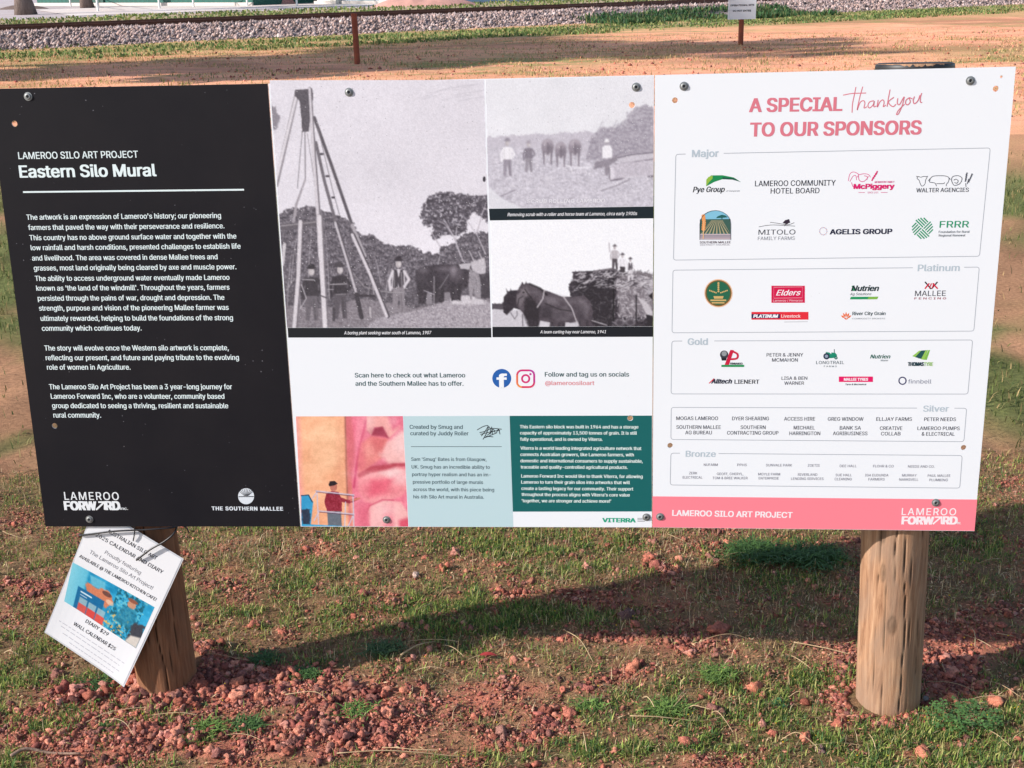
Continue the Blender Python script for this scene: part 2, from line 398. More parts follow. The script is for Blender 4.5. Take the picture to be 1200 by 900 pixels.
# clods one can pick out
def one(name, px, py, r, col, label, cat, flat=.75, group=None, sub=3, rough=.55):
    g = G(px, py); v, f, c = lumps(np.array([g[0]]), np.array([g[1]]), np.array([r * .8]), sub, np.array([col]), .3, rough, flat)
    o0 = np.array([g[0], g[1], height(g[0], g[1])]); o = mesh_np(name, v - o0, f, EARTH, None, c, smooth=True); o.location = o0
    return tag(o, label, cat, group)
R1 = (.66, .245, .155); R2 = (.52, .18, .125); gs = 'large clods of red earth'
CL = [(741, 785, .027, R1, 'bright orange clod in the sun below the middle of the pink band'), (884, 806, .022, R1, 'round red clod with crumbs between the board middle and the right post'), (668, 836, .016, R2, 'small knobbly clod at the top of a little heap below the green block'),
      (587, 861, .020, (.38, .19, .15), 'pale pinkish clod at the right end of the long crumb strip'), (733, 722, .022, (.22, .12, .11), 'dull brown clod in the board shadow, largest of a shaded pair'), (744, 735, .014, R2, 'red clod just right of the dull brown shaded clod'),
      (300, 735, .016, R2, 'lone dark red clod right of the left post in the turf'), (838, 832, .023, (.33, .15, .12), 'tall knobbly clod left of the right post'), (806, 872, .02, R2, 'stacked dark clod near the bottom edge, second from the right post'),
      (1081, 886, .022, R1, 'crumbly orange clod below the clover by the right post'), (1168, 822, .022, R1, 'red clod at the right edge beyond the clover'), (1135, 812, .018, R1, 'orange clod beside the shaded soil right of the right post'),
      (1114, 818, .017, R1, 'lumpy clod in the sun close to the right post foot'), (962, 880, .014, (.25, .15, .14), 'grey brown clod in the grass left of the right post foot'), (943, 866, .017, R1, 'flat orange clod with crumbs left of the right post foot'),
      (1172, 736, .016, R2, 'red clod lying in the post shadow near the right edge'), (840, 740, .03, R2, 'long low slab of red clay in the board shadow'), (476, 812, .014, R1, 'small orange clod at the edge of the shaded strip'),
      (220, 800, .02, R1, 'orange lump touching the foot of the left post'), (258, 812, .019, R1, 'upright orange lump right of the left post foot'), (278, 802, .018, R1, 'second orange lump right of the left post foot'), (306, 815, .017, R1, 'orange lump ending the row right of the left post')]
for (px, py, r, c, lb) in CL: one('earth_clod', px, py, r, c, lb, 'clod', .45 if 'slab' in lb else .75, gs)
one('stone', 487, 675, .015, (.62, .45, .38), 'pale pink stone lying in the grass below the light blue block', 'stone', .6, rough=.25)
one('stone', 1085, 818, .011, (.35, .30, .27), 'small grey stone against the shaded side of the right post', 'stone', .6, rough=.25)

# ---- leaf litter crumbs
x, y = sample(60000, -1.8, 1.85, 1.62, 3.8, lambda x, y: np.clip(.9 - soilf(x, y) * .5, .1, 1)); n = len(x)
a = rng.uniform(0, 2 * pi, n); l = rng.uniform(.002, .008, n); wq = rng.uniform(.0008, .0025, n); z = height(x, y) + rng.uniform(.001, .008, n); tz = rng.uniform(-.5, .5, n)
dx = np.stack([np.cos(a) * l, np.sin(a) * l, tz * l], 1); dy = np.stack([-np.sin(a) * wq, np.cos(a) * wq, rng.uniform(-.5, .5, n) * wq], 1); c0 = np.stack([x, y, z], 1)
V = np.stack([c0 - dx, c0 - dy, c0 + dx, c0 + dy], 1).reshape(-1, 3)
LC = pick([(.42, .24, .13), (.32, .15, .09), (.60, .44, .26), (.48, .21, .12), (.20, .12, .08), (.62, .30, .18)])(x, y)
tag(mesh_np('leaf_litter', V, np.arange(n * 4).reshape(-1, 4), VEG, None, np.repeat(LC, 4, 0)), 'brown leaf crumbs strewn through the turf', 'leaf litter', kind='stuff')

# ---- long dry stalks arching over the turf
def stalk(pts, r):
    out = []; m_ = len(pts); Q = [np.array(p, float) for p in pts]
    for i in range(m_ - 1):
        a_, b, c, e = Q[max(i - 1, 0)], Q[i], Q[i + 1], Q[min(i + 2, m_ - 1)]
        for k in range(4):
            t = k / 4; out.append(.5 * ((2 * b) + (-a_ + c) * t + (2 * a_ - 5 * b + 4 * c - e) * t * t + (-a_ + 3 * b - 3 * c + e) * t ** 3))
    return out + [Q[-1]]
M_straw = noisy('dry_straw', (.50, .37, .22), (.36, .24, .13), 30)
mb = MB()
for i in range(70):
    g = G(random.uniform(0, 1200), random.uniform(630, 890)); a = random.uniform(0, 2 * pi); l = random.uniform(.04, .15); h = random.uniform(.004, .03)
    b = np.array([g[0], g[1], height(g[0], g[1]) + .003]); bend = random.uniform(-.5, .5)
    pts = [b + np.array([cos(a + bend * t) * l * t, sin(a + bend * t) * l * t, h * sin(pi * t * random.uniform(.6, 1)) + .004]) for t in (0, .33, .66, 1)]
    mb.tube(stalk(pts, 1), random.uniform(.0005, .0011), 4, cap=False)
tag(mb.build('dry_stalks', M_straw), 'thin pale dry stalks arching over the turf', 'dry stalks', kind='stuff')
def stick(px, r, name, label, m, lift=.012, cat='stick'):
    W = [G(*p) for p in px]; pts = [np.array([g[0], g[1], height(g[0], g[1]) + lift * (1 + .5 * sin(i * 2.1))]) for i, g in enumerate(W)]; o0 = pts[0].copy()
    S_ = stalk(pts, 1); mb = MB(); mb.tube([p - o0 for p in S_], [r * (1 - .4 * i / len(S_)) for i in range(len(S_))], 7)
    o = mb.build(name, m, smooth=True); o.location = o0; return tag(o, label, cat)
M_stick = noisy('bare_stick', (.34, .22, .16), (.22, .13, .09), 60, bump=.5)
stick([(14, 894), (32, 887), (60, 886), (95, 890)], .0042, 'stick', 'pale bare stick lying at the bottom left corner of the turf', M_stick)
stick([(738, 846), (770, 849), (820, 846), (848, 842)], .0013, 'straw', 'long straight straw lying left of the right post', M_straw)
stick([(335, 820), (370, 822), (385, 827)], .0012, 'straw', 'thin straw across the orange lumps right of the left post', M_straw)
stick([(395, 889), (460, 887), (545, 888)], .0012, 'straw', 'long thin straw near the bottom edge left of centre', M_straw)
stick([(930, 755), (965, 762), (996, 769)], .0016, 'straw', 'pale straw leaning toward the left side of the right post', M_straw)
stick([(660, 745), (680, 765), (695, 783)], .0012, 'straw', 'dark straw standing slanted by the shaded clods', M_straw, .02)
stick([(470, 775), (490, 765), (510, 756)], .0022, 'dead_grass_stem', 'curved brown dead stem in the shadow strip right of the left post', M_straw)
# red leaf
g = G(572, 772); mb = MB(); pts = []
for i in range(9):
    t = i / 8; wv = .0065 * sin(pi * min(t * 1.05, 1)) ** .6 + .0004
    pts.append((-.022 + .044 * t, wv, .004 * sin(t * 3) + wv * .25)); pts.append((-.022 + .044 * t, -wv, .004 * sin(t * 3) + wv * .25)); pts.append((-.022 + .044 * t, 0, .004 * sin(t * 3)))
F = []
for i in range(8): a = i * 3; F += [(a + 1, a + 2, a + 5, a + 4), (a + 2, a, a + 3, a + 5)]
mb.add(pts, F); o = mb.build('red_leaf', noisy('red_leaf', (.35, .03, .03), (.22, .03, .03), 60), smooth=True); o.location = (g[0], g[1], height(g[0], g[1]) + .014); o.rotation_euler = (.1, 0, -.1)
tag(o, 'single dark red leaf lying on the turf below the green block', 'leaf')

# ---- broad leaved weeds
M_weed = vcol_mat('weed_leaf', .55, .35, trans=.25)
def weed(px, py, R_, nl, col, label, name='broadleaf_weed', kind='rosette', group=None):
    g = G(px, py); z0 = height(g[0], g[1]); V = []; F = []; Cc = []
    for i in range(nl):
        a = random.uniform(0, 2 * pi); 
        if kind == 'clover':
            r0 = R_ * sqrt(random.random()); bx, by, bz = cos(a) * r0, sin(a) * r0 * .7, random.uniform(.012, .035)
            for q in range(3):
                aa = a + q * 2.09; s = random.uniform(.005, .009); n = len(V)
                V += [(bx, by, bz), (bx + cos(aa - .5) * s, by + sin(aa - .5) * s, bz + .001), (bx + cos(aa) * s * 1.15, by + sin(aa) * s * 1.15, bz + random.uniform(-.002, .002)), (bx + cos(aa + .5) * s, by + sin(aa + .5) * s, bz + .001)]
                F.append((n, n + 1, n + 2, n + 3)); k = random.uniform(.7, 1.3); Cc += [np.array(col) * k] * 4
        else:
            tuft = name != 'broadleaf_weed'
            l = R_ * random.uniform(.35, .75) * (.9 if tuft else .75); el = random.uniform(.5, 1.45) if tuft else random.uniform(.1, 1.0); w2 = random.uniform(.0011, .0021) if tuft else l * random.uniform(.09, .15)
            ox, oy = (random.gauss(0, R_ * .38), random.gauss(0, R_ * .3)) if tuft else (0, 0); k = random.uniform(.6, 1.35)
            n = len(V); m_ = 5
            for j in range(m_):
                t = j / (m_ - 1); rr = l * t; zz = rr * sin(el) * (1 - .6 * t); ww = w2 * sin(pi * (.12 + .83 * t)); h = cos(el * (1 - t * .5)) * rr
                cx_, cy_ = ox + cos(a) * h, oy + sin(a) * h
                V += [(cx_ - sin(a) * ww, cy_ + cos(a) * ww, zz + ww * .4 + .003), (cx_, cy_, zz + .003), (cx_ + sin(a) * ww, cy_ - cos(a) * ww, zz + ww * .4 + .003)]; Cc += [np.array(col) * k] * 3
            for j in range(m_ - 1): a0 = n + j * 3; F += [(a0, a0 + 1, a0 + 4, a0 + 3), (a0 + 1, a0 + 2, a0 + 5, a0 + 4)]
    o = mesh_np(name, np.array(V), np.array(F), M_weed, None, np.array(Cc), smooth=True); o.location = (g[0], g[1], z0)
    return tag(o, label, 'weed', group)
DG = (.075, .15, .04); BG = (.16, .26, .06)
weed(1128, 846, .085, 190, (.11, .22, .06), 'bright clover patch at the right side of the right post foot', 'clover_patch', 'clover')
weed(124, 858, .05, 22, DG, 'dark green rosette left of the orange crumbs at the lower left')
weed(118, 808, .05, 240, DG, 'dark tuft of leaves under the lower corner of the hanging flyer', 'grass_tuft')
weed(112, 828, .035, 20, BG, 'bright green tuft below the hanging flyer')
weed(240, 828, .025, 12, DG, 'small dark leaves among the orange lumps by the left post')
weed(246, 858, .05, 184, BG, 'leafy green tuft in the red crumbs right below the left post', 'grass_tuft')
weed(290, 855, .045, 184, DG, 'darker leafy tuft beside the bright one below the left post', 'grass_tuft')
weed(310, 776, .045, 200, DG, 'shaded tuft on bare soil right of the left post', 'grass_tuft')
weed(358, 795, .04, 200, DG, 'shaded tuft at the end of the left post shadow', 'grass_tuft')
weed(420, 838, .05, 144, BG, 'green seedling patch in the middle of the long crumb strip', 'grass_tuft')
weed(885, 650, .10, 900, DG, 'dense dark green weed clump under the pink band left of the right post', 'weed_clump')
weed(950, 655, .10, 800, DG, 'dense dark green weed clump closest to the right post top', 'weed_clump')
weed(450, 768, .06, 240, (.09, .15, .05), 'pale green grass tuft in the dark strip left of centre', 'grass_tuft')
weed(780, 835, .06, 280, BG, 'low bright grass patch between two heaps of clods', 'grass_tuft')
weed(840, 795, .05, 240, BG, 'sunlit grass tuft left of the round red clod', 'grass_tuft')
weed(690, 830, .04, 160, BG, 'sunlit grass tuft right of the small knobbly clod', 'grass_tuft')
weed(915, 826, .045, 40, (.06, .16, .06), 'leafy green weed between round red clod and right post')
# tiny yellow flower heads
x, y = sample(150, -1.5, 1.6, 1.65, 3.2, lambda x, y: np.clip(lushf(x, y) + .1, 0, 1)); v, f, c = lumps(x, y, rng.uniform(.0014, .0026, len(x)), 1, np.tile(np.array([[.65, .42, .03]]), (len(x), 1)), .0, .1, .6, z=height(x, y) + .018)
tag(mesh_np('yellow_flower_heads', v, f, VEG, None, c), 'tiny yellow flower heads dotted through the turf', 'flowers', kind='stuff')

# ================================================================== THE SIGN
YAW = radians(-3.75); LEAN = radians(3.75)
Aax = np.array([cos(YAW), sin(YAW), 0]); N0 = np.array([sin(YAW), -cos(YAW), 0])
UPV = np.array([0, 0, 1]) * cos(LEAN) - N0 * sin(LEAN)
NRM = np.cross(Aax, UPV)                      # points to the viewer
P0 = (G(195, 812) + G(1038, 848)) / 2 + np.array([0, -.012, 0]); P0[2] = 0
def frame(origin):
    m = Matrix.Identity(4)
    for i in range(3):
        m[i][0] = Aax[i]; m[i][1] = -NRM[i]; m[i][2] = UPV[i]; m[i][3] = origin[i]
    return m
def S(x, y, back=0.0):
    """point of the sign's own board plane: (along, up)"""
    d = ray(x, y); p0 = P0 - NRM * back
    t = ((p0 - EYE) @ NRM) / (d @ NRM)
    q = EYE + d * t - p0
    return np.array([q @ Aax, q @ UPV])
def Sarr(X, Y):
    d = fwd[None] + CX[None] * ((X - 600) / FPX)[:, None] + CY[None] * ((Y - 450) / FPX)[:, None]
    t = ((P0 - EYE) @ NRM) / (d @ NRM)
    q = EYE + d * t[:, None] - P0
    return np.stack([q @ Aax, q @ UPV], 1)
sign = empty('information_sign', mat=frame(P0), label='wide three panel information board with printed sheets bolted to two timber posts', cat='information sign')

# --- fonts: Blender's own interface font, else its built-in one
FONT = None
try:
    _fp = os.path.join(bpy.utils.system_resource('DATAFILES'), 'fonts', 'Inter.woff2')
    if os.path.exists(_fp): FONT = bpy.data.fonts.load(_fp)
except Exception:
    FONT = None
_txtq = []      # queued text
def _mk(s, bold, shear, spacing, res=4):
    cu = bpy.data.curves.new('t', 'FONT'); cu.body = s
    if FONT: cu.font = FONT
    cu.size = 1; cu.offset = 0; cu.shear = shear; cu.space_character = spacing; cu.resolution_u = res
    cu.fill_mode = 'NONE'
    o = bpy.data.objects.new('t', cu); C.objects.link(o)
    return o
class Print:
    """flat print on a board: collects letters and shapes in the board plane"""
    def __init__(s, name, parent, origin=(0, 0), d0=.0006, base=0.0):
        s.base = base
        s.name = name; s.parent = parent; s.items = []; s.org = np.array(origin); s.d0 = d0; s.mats = []; s.V = []; s.F = []; s.M = []
        _txtq.append(s); s.texts = []; s.layer = 0; s.flip = None
    def mi(s, rgb):
        m = ink(rgb)
        if m not in s.mats: s.mats.append(m)
        return s.mats.index(m)
    def put(s, P, F, rgb, d=None):
        if d is None: d = s.d0 + s.layer * .0002; s.layer += 1
        n = len(s.V); d = s.base + (d - s.base) * .13
        for p in P: s.V.append((p[0] - s.org[0], -d, p[1] - s.org[1]))
        for f in F: s.F.append(tuple(i + n for i in f)); s.M.append(s.mi(rgb))
    def txt(s, t, x0, y0, x1, cap, rgb=(30, 30, 40), bold=.0, shear=0, sp=1.0, y1=None, d=None, serif=False):
        A = S(x0, y0)
        if y1 is None:
            # along the board's horizontal
            ds = ray(x1, y0); B = S(x1, y0)
            # find point on line A + (k,0) whose column is x1
            k = B[0] - A[0]
            for _ in range(3):
                q = P0 + Aax * (A[0] + k) + UPV * A[1] - EYE
                xx = 600 + FPX * (q @ CX) / (q @ fwd)
                k += (x1 - xx) * (q @ fwd) / FPX
            B = np.array([A[0] + k, A[1]])
        else: B = S(x1, y1)
        mx, my = (x0 + x1) / 2, (y0 + (y1 if y1 is not None else y0)) / 2
        e = (B - A); W = np.linalg.norm(e); e = e / W
        c = S(mx, my) - S(mx + e[1] * -cap * -1, my - 0) if 0 else None
        px = 1.0 / (np.linalg.norm(S(mx + 1, my) - S(mx, my)) + np.linalg.norm(S(mx, my + 1) - S(mx, my))) * 2
        H = cap / px
        o = _mk(t, bold, shear, sp, 2 if cap < 7 else 4)
        if d is None: d = s.d0 + .0009
        s.texts.append((o, A, e, W, H, rgb, d, bold))
    def poly(s, pts, rgb, raw=False, d=None):
        P = pts if raw else [S(*p) for p in pts]
        tri = tessellate_polygon([[Vector((p[0], p[1], 0)) for p in P]])
        F = []
        for t in tri:
            a, b, c = [P[i] for i in t]
            cr = (b[0] - a[0]) * (c[1] - a[1]) - (b[1] - a[1]) * (c[0] - a[0])
            F.append(tuple(t) if cr > 0 else tuple(reversed(t)))
        s.put(P, F, rgb, d)
    def stroke(s, pts, w, rgb, d=None, close=False):
        P = [S(*p) for p in pts]
        if close: P = P + [P[0]]
        u = np.linalg.norm(S(pts[0][0] + 1, pts[0][1]) - S(*pts[0]))
        W = w * u / 2
        V = []; F = []
        for i, p in enumerate(P):
            t = P[min(i + 1, len(P) - 1)] - P[max(i - 1, 0)]
            if close and i in (0, len(P) - 1): t = P[1] - P[-2]
            t = t / (np.linalg.norm(t) + 1e-9); n = np.array([-t[1], t[0]])
            V += [p + n * W, p - n * W]
        for i in range(len(P) - 1): F.append((2 * i, 2 * i + 1, 2 * i + 3, 2 * i + 2))
        s.put(V, F, rgb, d)
    def curve(s, pts, w, rgb, d=None, n=5, close=False):
        """smooth stroke through the points (Catmull-Rom)"""
        Q = [np.array(p, float) for p in pts]; out = []
        m = len(Q)
        for i in range(m if close else m - 1):
            if close: a, b, c, e = Q[(i - 1) % m], Q[i], Q[(i + 1) % m], Q[(i + 2) % m]
            else: a, b, c, e = Q[max(i - 1, 0)], Q[i], Q[i + 1], Q[min(i + 2, m - 1)]
            for k in range(n):
                t = k / n
                out.append(.5 * ((2 * b) + (-a + c) * t + (2 * a - 5 * b + 4 * c - e) * t * t + (-a + 3 * b - 3 * c + e) * t ** 3))
        if not close: out.append(Q[-1])
        s.stroke([tuple(p) for p in out], w, rgb, d, close)
    def disc(s, x, y, r, rgb, r2=0, n=32, d=None, ry=None):
        ry = ry or r
        pts = [(x + r * cos(2 * pi * i / n), y + ry * sin(2 * pi * i / n)) for i in range(n)]
        if r2 == 0: s.poly(pts, rgb, d=d)
        else: s.stroke([(x + (r + r2) / 2 * cos(2 * pi * i / n), y + (r + r2) / 2 * sin(2 * pi * i / n)) for i in range(n)], r - r2, rgb, d=d, close=True)
    def rect(s, x0, y0, x1, y1, rgb, d=None): s.poly([(x0, y0), (x1, y0), (x1, y1), (x0, y1)], rgb, d=d)

def plate(name, quad, holes, thick, mats, parent, org=(0, 0), front=0.0):
    """a real sheet with real holes; quad in board coordinates"""
    loops = [[Vector((p[0] - org[0], p[1] - org[1], 0)) for p in quad]]
    for (hx, hy, hr) in holes:
        c = S(hx, hy); u = np.linalg.norm(S(hx + 1, hy) - c)
        loops.append([Vector((c[0] - org[0] + hr * u * cos(-2 * pi * i / 14), c[1] - org[1] + hr * u * sin(-2 * pi * i / 14), 0)) for i in range(14)])
    flat = [p for l in loops for p in l]
    tri = tessellate_polygon(loops)
    n = len(flat); V = [(p.x, -front, p.y) for p in flat] + [(p.x, -front + thick, p.y) for p in flat]
    F = []; Mi = []
    for t in tri:
        a, b, c = [flat[i] for i in t]
        cr = (b.x - a.x) * (c.y - a.y) - (b.y - a.y) * (c.x - a.x)
        t = tuple(t) if cr > 0 else tuple(reversed(t))
        F.append(t); Mi.append(0); F.append(tuple(i + n for i in reversed(t))); Mi.append(1)
    s = 0
    for l in loops:
        k = len(l)
        for i in range(k):
            a, b = s + i, s + (i + 1) % k
            F.append((a, a + n, b + n, b)); Mi.append(1)
        s += k
    me = bpy.data.meshes.new(name); me.from_pydata(V, [], F); me.polygons.foreach_set('material_index', Mi)
    for m in mats: me.materials.append(m)
    me.update()
    bm = bmesh.new(); bm.from_mesh(me); bmesh.ops.recalc_face_normals(bm, faces=bm.faces); bm.to_mesh(me); bm.free()
    o = bpy.data.objects.new(name, me); C.objects.link(o)
    if parent is not None: o.parent = parent
    return o

def sheet_mat(name, col, speck, dens=.035, rough=.38):
    m = mat(name, col, rough, 0, .15); b = m.node_tree.nodes['Principled BSDF']
    tc = N(m, 'ShaderNodeTexCoord')
    vo = N(m, 'ShaderNodeTexVoronoi', Scale=70); vo.feature = 'F1'
    L(m, tc.outputs['Object'], vo.inputs['Vector'])
    nz = N(m, 'ShaderNodeTexNoise', Scale=9, Detail=2); L(m, tc.outputs['Object'], nz.inputs['Vector'])
    lt = N(m, 'ShaderNodeMath', operation='LESS_THAN'); L(m, vo.outputs['Distance'], lt.inputs[0])
    mm = N(m, 'ShaderNodeMapRange'); L(m, nz.outputs['Fac'], mm.inputs[0]); mm.inputs[1].default_value = .45; mm.inputs[2].default_value = .75
    mm.inputs[3].default_value = 0; mm.inputs[4].default_value = dens * 3
    L(m, mm.outputs[0], lt.inputs[1])
    # faint dusty film
    n2 = N(m, 'ShaderNodeTexNoise', Scale=3, Detail=5, Roughness=.6); L(m, tc.outputs['Object'], n2.inputs['Vector'])
    mr = N(m, 'ShaderNodeMapRange'); mr.inputs[1].default_value = .35; mr.inputs[2].default_value = .75; mr.inputs[3].default_value = 0; mr.inputs[4].default_value = .02
    L(m, n2.outputs['Fac'], mr.inputs[0])
    mx = N(m, 'ShaderNodeMixRGB'); mx.inputs[1].default_value = (*col, 1); mx.inputs[2].default_value = (.35, .28, .24, 1); L(m, mr.outputs[0], mx.inputs[0])
    m2 = N(m, 'ShaderNodeMixRGB'); L(m, mx.outputs[0], m2.inputs[1]); m2.inputs[2].default_value = (*speck, 1)
    h = N(m, 'ShaderNodeMath', operation='MULTIPLY'); h.inputs[1].default_value = .55; L(m, lt.outputs[0], h.inputs[0]); L(m, h.outputs[0], m2.inputs[0])
    L(m, m2.outputs[0], b.inputs['Base Color'])
    return m
M_black = sheet_mat('black_print', (.0065, .0060, .0095), (.4, .4, .45), rough=.6)
M_white = sheet_mat('white_print', (.765, .79, .825), (.45, .42, .42), .02)
M_pinkb = sheet_mat('pink_print', tuple(lin((248, 132, 146)) * .93), (.7, .5, .5), .02)
M_edge = mat('sheet_edge', (.45, .46, .48), .4)
M_back = mat('sheet_back', (.35, .36, .38), .5)

TL, TM1, TM2, TR = (-15, 104.3), (314, 98), (767, 88), (1191, 78)
BL, BM1, BM2, BR = (53, 617), (352, 617), (764.3, 618), (1142, 622.3)
HOL_L = [(17, 145, 3.4), (64, 499, 3.2)]
HOL_M = [(740.5, 123, 3.5), (738.5, 490, 3.2)]
HOL_R = [(791, 117.5, 3.4), (1167, 104, 3.6), (1173.5, 90, 1.6), (785.3, 522, 3.2), (1129.3, 524.5, 3.3)]
def q4(a, b, c, d, s=0.0008):
    P = [S(*a), S(*b), S(*c), S(*d)]
    cen = sum(P) / 4
    return [p - np.array([np.sign(p[0] - cen[0]) * s, 0]) for p in P]
pan_l = plate('black_panel', q4(TL, TM1, BM1, BL), HOL_L, .003, [M_black, M_edge], sign)
pan_m = plate('photo_panel', q4(TM1, TM2, BM2, BM1), HOL_M, .003, [M_white, M_edge], sign)
pan_r = plate('sponsor_panel', q4(TM2, TR, BR, BM2), HOL_R, .003, [M_white, M_edge], sign)
tag(pan_l, 'black sheet with white text about the mural'); tag(pan_m, 'middle sheet with old black and white photographs'); tag(pan_r, 'white sheet thanking the sponsors above a pink band')

# --- bolts
M_steel = mat('zinc', (.26, .27, .27), .45, .5)
M_dark = mat('bolt_socket', (.03, .03, .035), .6)
def bolt(x, y, parent, r=.0062):
    c = S(x, y); mb = MB()
    n = 18
    prof = [(r * 1.4, 0), (r * 1.4, .0008), (r * 1.0, .001), (r * .95, .0026), (r * .75, .0033), (r * .5, .0034), (r * .45, .0015)]
    V = []; F = []
    for (rr, h) in prof:
        for k in range(n): V.append((c[0] + rr * cos(2 * pi * k / n), -h, c[1] + rr * sin(2 * pi * k / n)))
    for i in range(len(prof) - 1):
        for k in range(n): F.append((i * n + k, i * n + (k + 1) % n, (i + 1) * n + (k + 1) % n, (i + 1) * n + k))
    mb.add(V, F, 0)
    mb.add([V[(len(prof) - 1) * n + k] for k in range(n)], [tuple(range(n))], 1)
    o = mb.build('bolt', [M_steel, M_dark], parent)
    return o
for p in [(33, 113), (105, 608.5)]: bolt(*p, pan_l)
for p in [(409, 108), (745.5, 102), (453, 609), (757.5, 606)]: bolt(*p, pan_m)
for p in [(801.5, 101), (1137, 94.5), (773.5, 605.5), (1096.5, 589)]: bolt(*p, pan_r)

# --- posts
WOOD = mat('weathered_pine', (.3, .18, .09), .85, 0, .2)
def wood_setup(m):
    b = m.node_tree.nodes['Principled BSDF']
    tc = N(m, 'ShaderNodeTexCoord'); mp = N(m, 'ShaderNodeMapping'); mp.inputs['Scale'].default_value = (22, 22, 1.6)
    L(m, tc.outputs['Object'], mp.inputs['Vector'])
    nz = N(m, 'ShaderNodeTexNoise', Scale=3.5, Detail=9, Roughness=.7, Distortion=.6); L(m, mp.outputs[0], nz.inputs['Vector'])
    cr = N(m, 'ShaderNodeValToRGB'); e = cr.color_ramp.elements
    e[0].position = .28; e[0].color = (.12, .048, .024, 1); e[1].position = .72; e[1].color = (.50, .32, .20, 1)
    k = e.new(.5); k.color = (.34, .19, .11, 1)
    L(m, nz.outputs['Fac'], cr.inputs['Fac'])
    # large blotches of grey weathering and brown knots
    n2 = N(m, 'ShaderNodeTexNoise', Scale=7, Detail=4, Roughness=.6, Distortion=1.2)
    mp2 = N(m, 'ShaderNodeMapping'); mp2.inputs['Scale'].default_value = (1.5, 1.5, .7); L(m, tc.outputs['Object'], mp2.inputs['Vector']); L(m, mp2.outputs[0], n2.inputs['Vector'])
    c2 = N(m, 'ShaderNodeValToRGB'); e2 = c2.color_ramp.elements; e2[0].position = .42; e2[0].color = (0, 0, 0, 1); e2[1].position = .66; e2[1].color = (1, 1, 1, 1)
    L(m, n2.outputs['Fac'], c2.inputs['Fac'])
    mx = N(m, 'ShaderNodeMixRGB'); L(m, cr.outputs[0], mx.inputs[1]); mx.inputs[2].default_value = (.24, .165, .12, 1)
    h = N(m, 'ShaderNodeMath', operation='MULTIPLY'); h.inputs[1].default_value = .6; L(m, c2.outputs[0], h.inputs[0]); L(m, h.outputs[0], mx.inputs[0])
    # cracks carved in the mesh are dark inside
    a = N(m, 'ShaderNodeVertexColor'); a.layer_name = 'Col'
    m3 = N(m, 'ShaderNodeMixRGB'); m3.blend_type = 'MULTIPLY'; m3.inputs[0].default_value = 1; L(m, mx.outputs[0], m3.inputs[1]); L(m, a.outputs[0], m3.inputs[2])
    L(m, m3.outputs[0], b.inputs['Base Color'])
    bp = N(m, 'ShaderNodeBump', Strength=.7, Distance=.0025); L(m, nz.outputs['Fac'], bp.inputs['Height']); L(m, bp.outputs[0], b.inputs['Normal'])
wood_setup(WOOD)
def post(top, bot, r0, cracks, seed, knots=(), tone=(1, 1, 1)):
    """round timber post behind the board; top and bot are (along, up) of its axis; r at top and bottom"""
    nth, nz = 170, 220
    th = np.linspace(0, 2 * pi, nth, endpoint=False); zz = np.linspace(0, 1, nz)
    T, Z = np.meshgrid(th, zz)
    r = r0[0] + (r0[1] - r0[0]) * (1 - Z)
    r = r * (1 + .035 * (fbm(np.cos(T) * 1.2 + 5 + seed, Z * 5 + np.sin(T), seed, 3) - .5))
    Ln = hypot(top[0] - bot[0], top[1] - bot[1])
    # long grain ridges
    r += .0016 * (fbm(T * 14, Z * 7, seed + 3, 3) - .5)
    colr = np.ones_like(r)
    for (tc, z0, z1, wd, dp, wob) in cracks:
        path = tc + wob * (fbm(Z * 9, Z * 0 + tc, seed + 9, 3) - .5)
        prof = np.clip((Z - z0) / .03, 0, 1) * np.clip((z1 - Z) / .03, 0, 1)
        dd = np.abs((T - path + pi) % (2 * pi) - pi) * r
        g = np.exp(-(dd / (wd * (0.5 + .8 * vnoise(Z * 9, Z * 0, seed)))) ** 2) * prof
        r = r - dp * g; colr = colr * (1 - .8 * g)
    for (tc, zc, rt, rz) in knots:
        q = ((((T - tc + pi) % (2 * pi) - pi) / rt) ** 2 + ((Z - zc) / rz) ** 2)
        g = np.exp(-(np.sqrt(q) - 1) ** 2 * 14); r = r - .0012 * g
        colr = colr * (1 - .5 * np.exp(-q * 1.3)) * (1 - .3 * g)
    # y offset so that the front touches the board's back
    d = .0068 + max(r0) * 1.02
    ax = bot[0] + (top[0] - bot[0]) * Z; az = bot[1] + (top[1] - bot[1]) * Z
    X = ax + r * np.sin(T); Y = d - r * np.cos(T)
    V = np.stack([X, Y, az], -1).reshape(-1, 3)
    i = np.arange(nz - 1)[:, None] * nth + np.arange(nth)[None]; j = np.arange(nz - 1)[:, None] * nth + (np.arange(nth)[None] + 1) % nth
    Fq = np.stack([i, j, j + nth, i + nth], -1).reshape(-1, 4)
    col = np.repeat(colr.reshape(-1, 1), 3, 1) * np.array(tone)
    # top disc
    n0 = len(V); V = np.vstack([V, [[top[0], d, top[1] + .002]]]); col = np.vstack([col, [[1, 1, 1]]])
    b = (nz - 1) * nth
    Ft = np.array([[b + k, b + (k + 1) % nth, n0] for k in range(nth)])
    return mesh_np('post', V, [Fq, Ft], WOOD, sign, col, smooth=True), d
DB = .075
def axis(xt, yt, xb, yb):
    a = S(xt, yt, DB); b = S(xb, yb, DB); return a, b
def extend(a, b, z): # extend line a->b down to up = z
    t = (z - a[1]) / (b[1] - a[1]); return a + (b - a) * t
tR, bR = axis(1073.5, 78, 1040.5, 835)
tR2 = tR + (tR - bR) / np.linalg.norm(tR - bR) * .006; bR2 = extend(tR, bR, -.12)
tL, bL = axis(87, 104, 196, 800)
bL2 = extend(tL, bL, -.12)
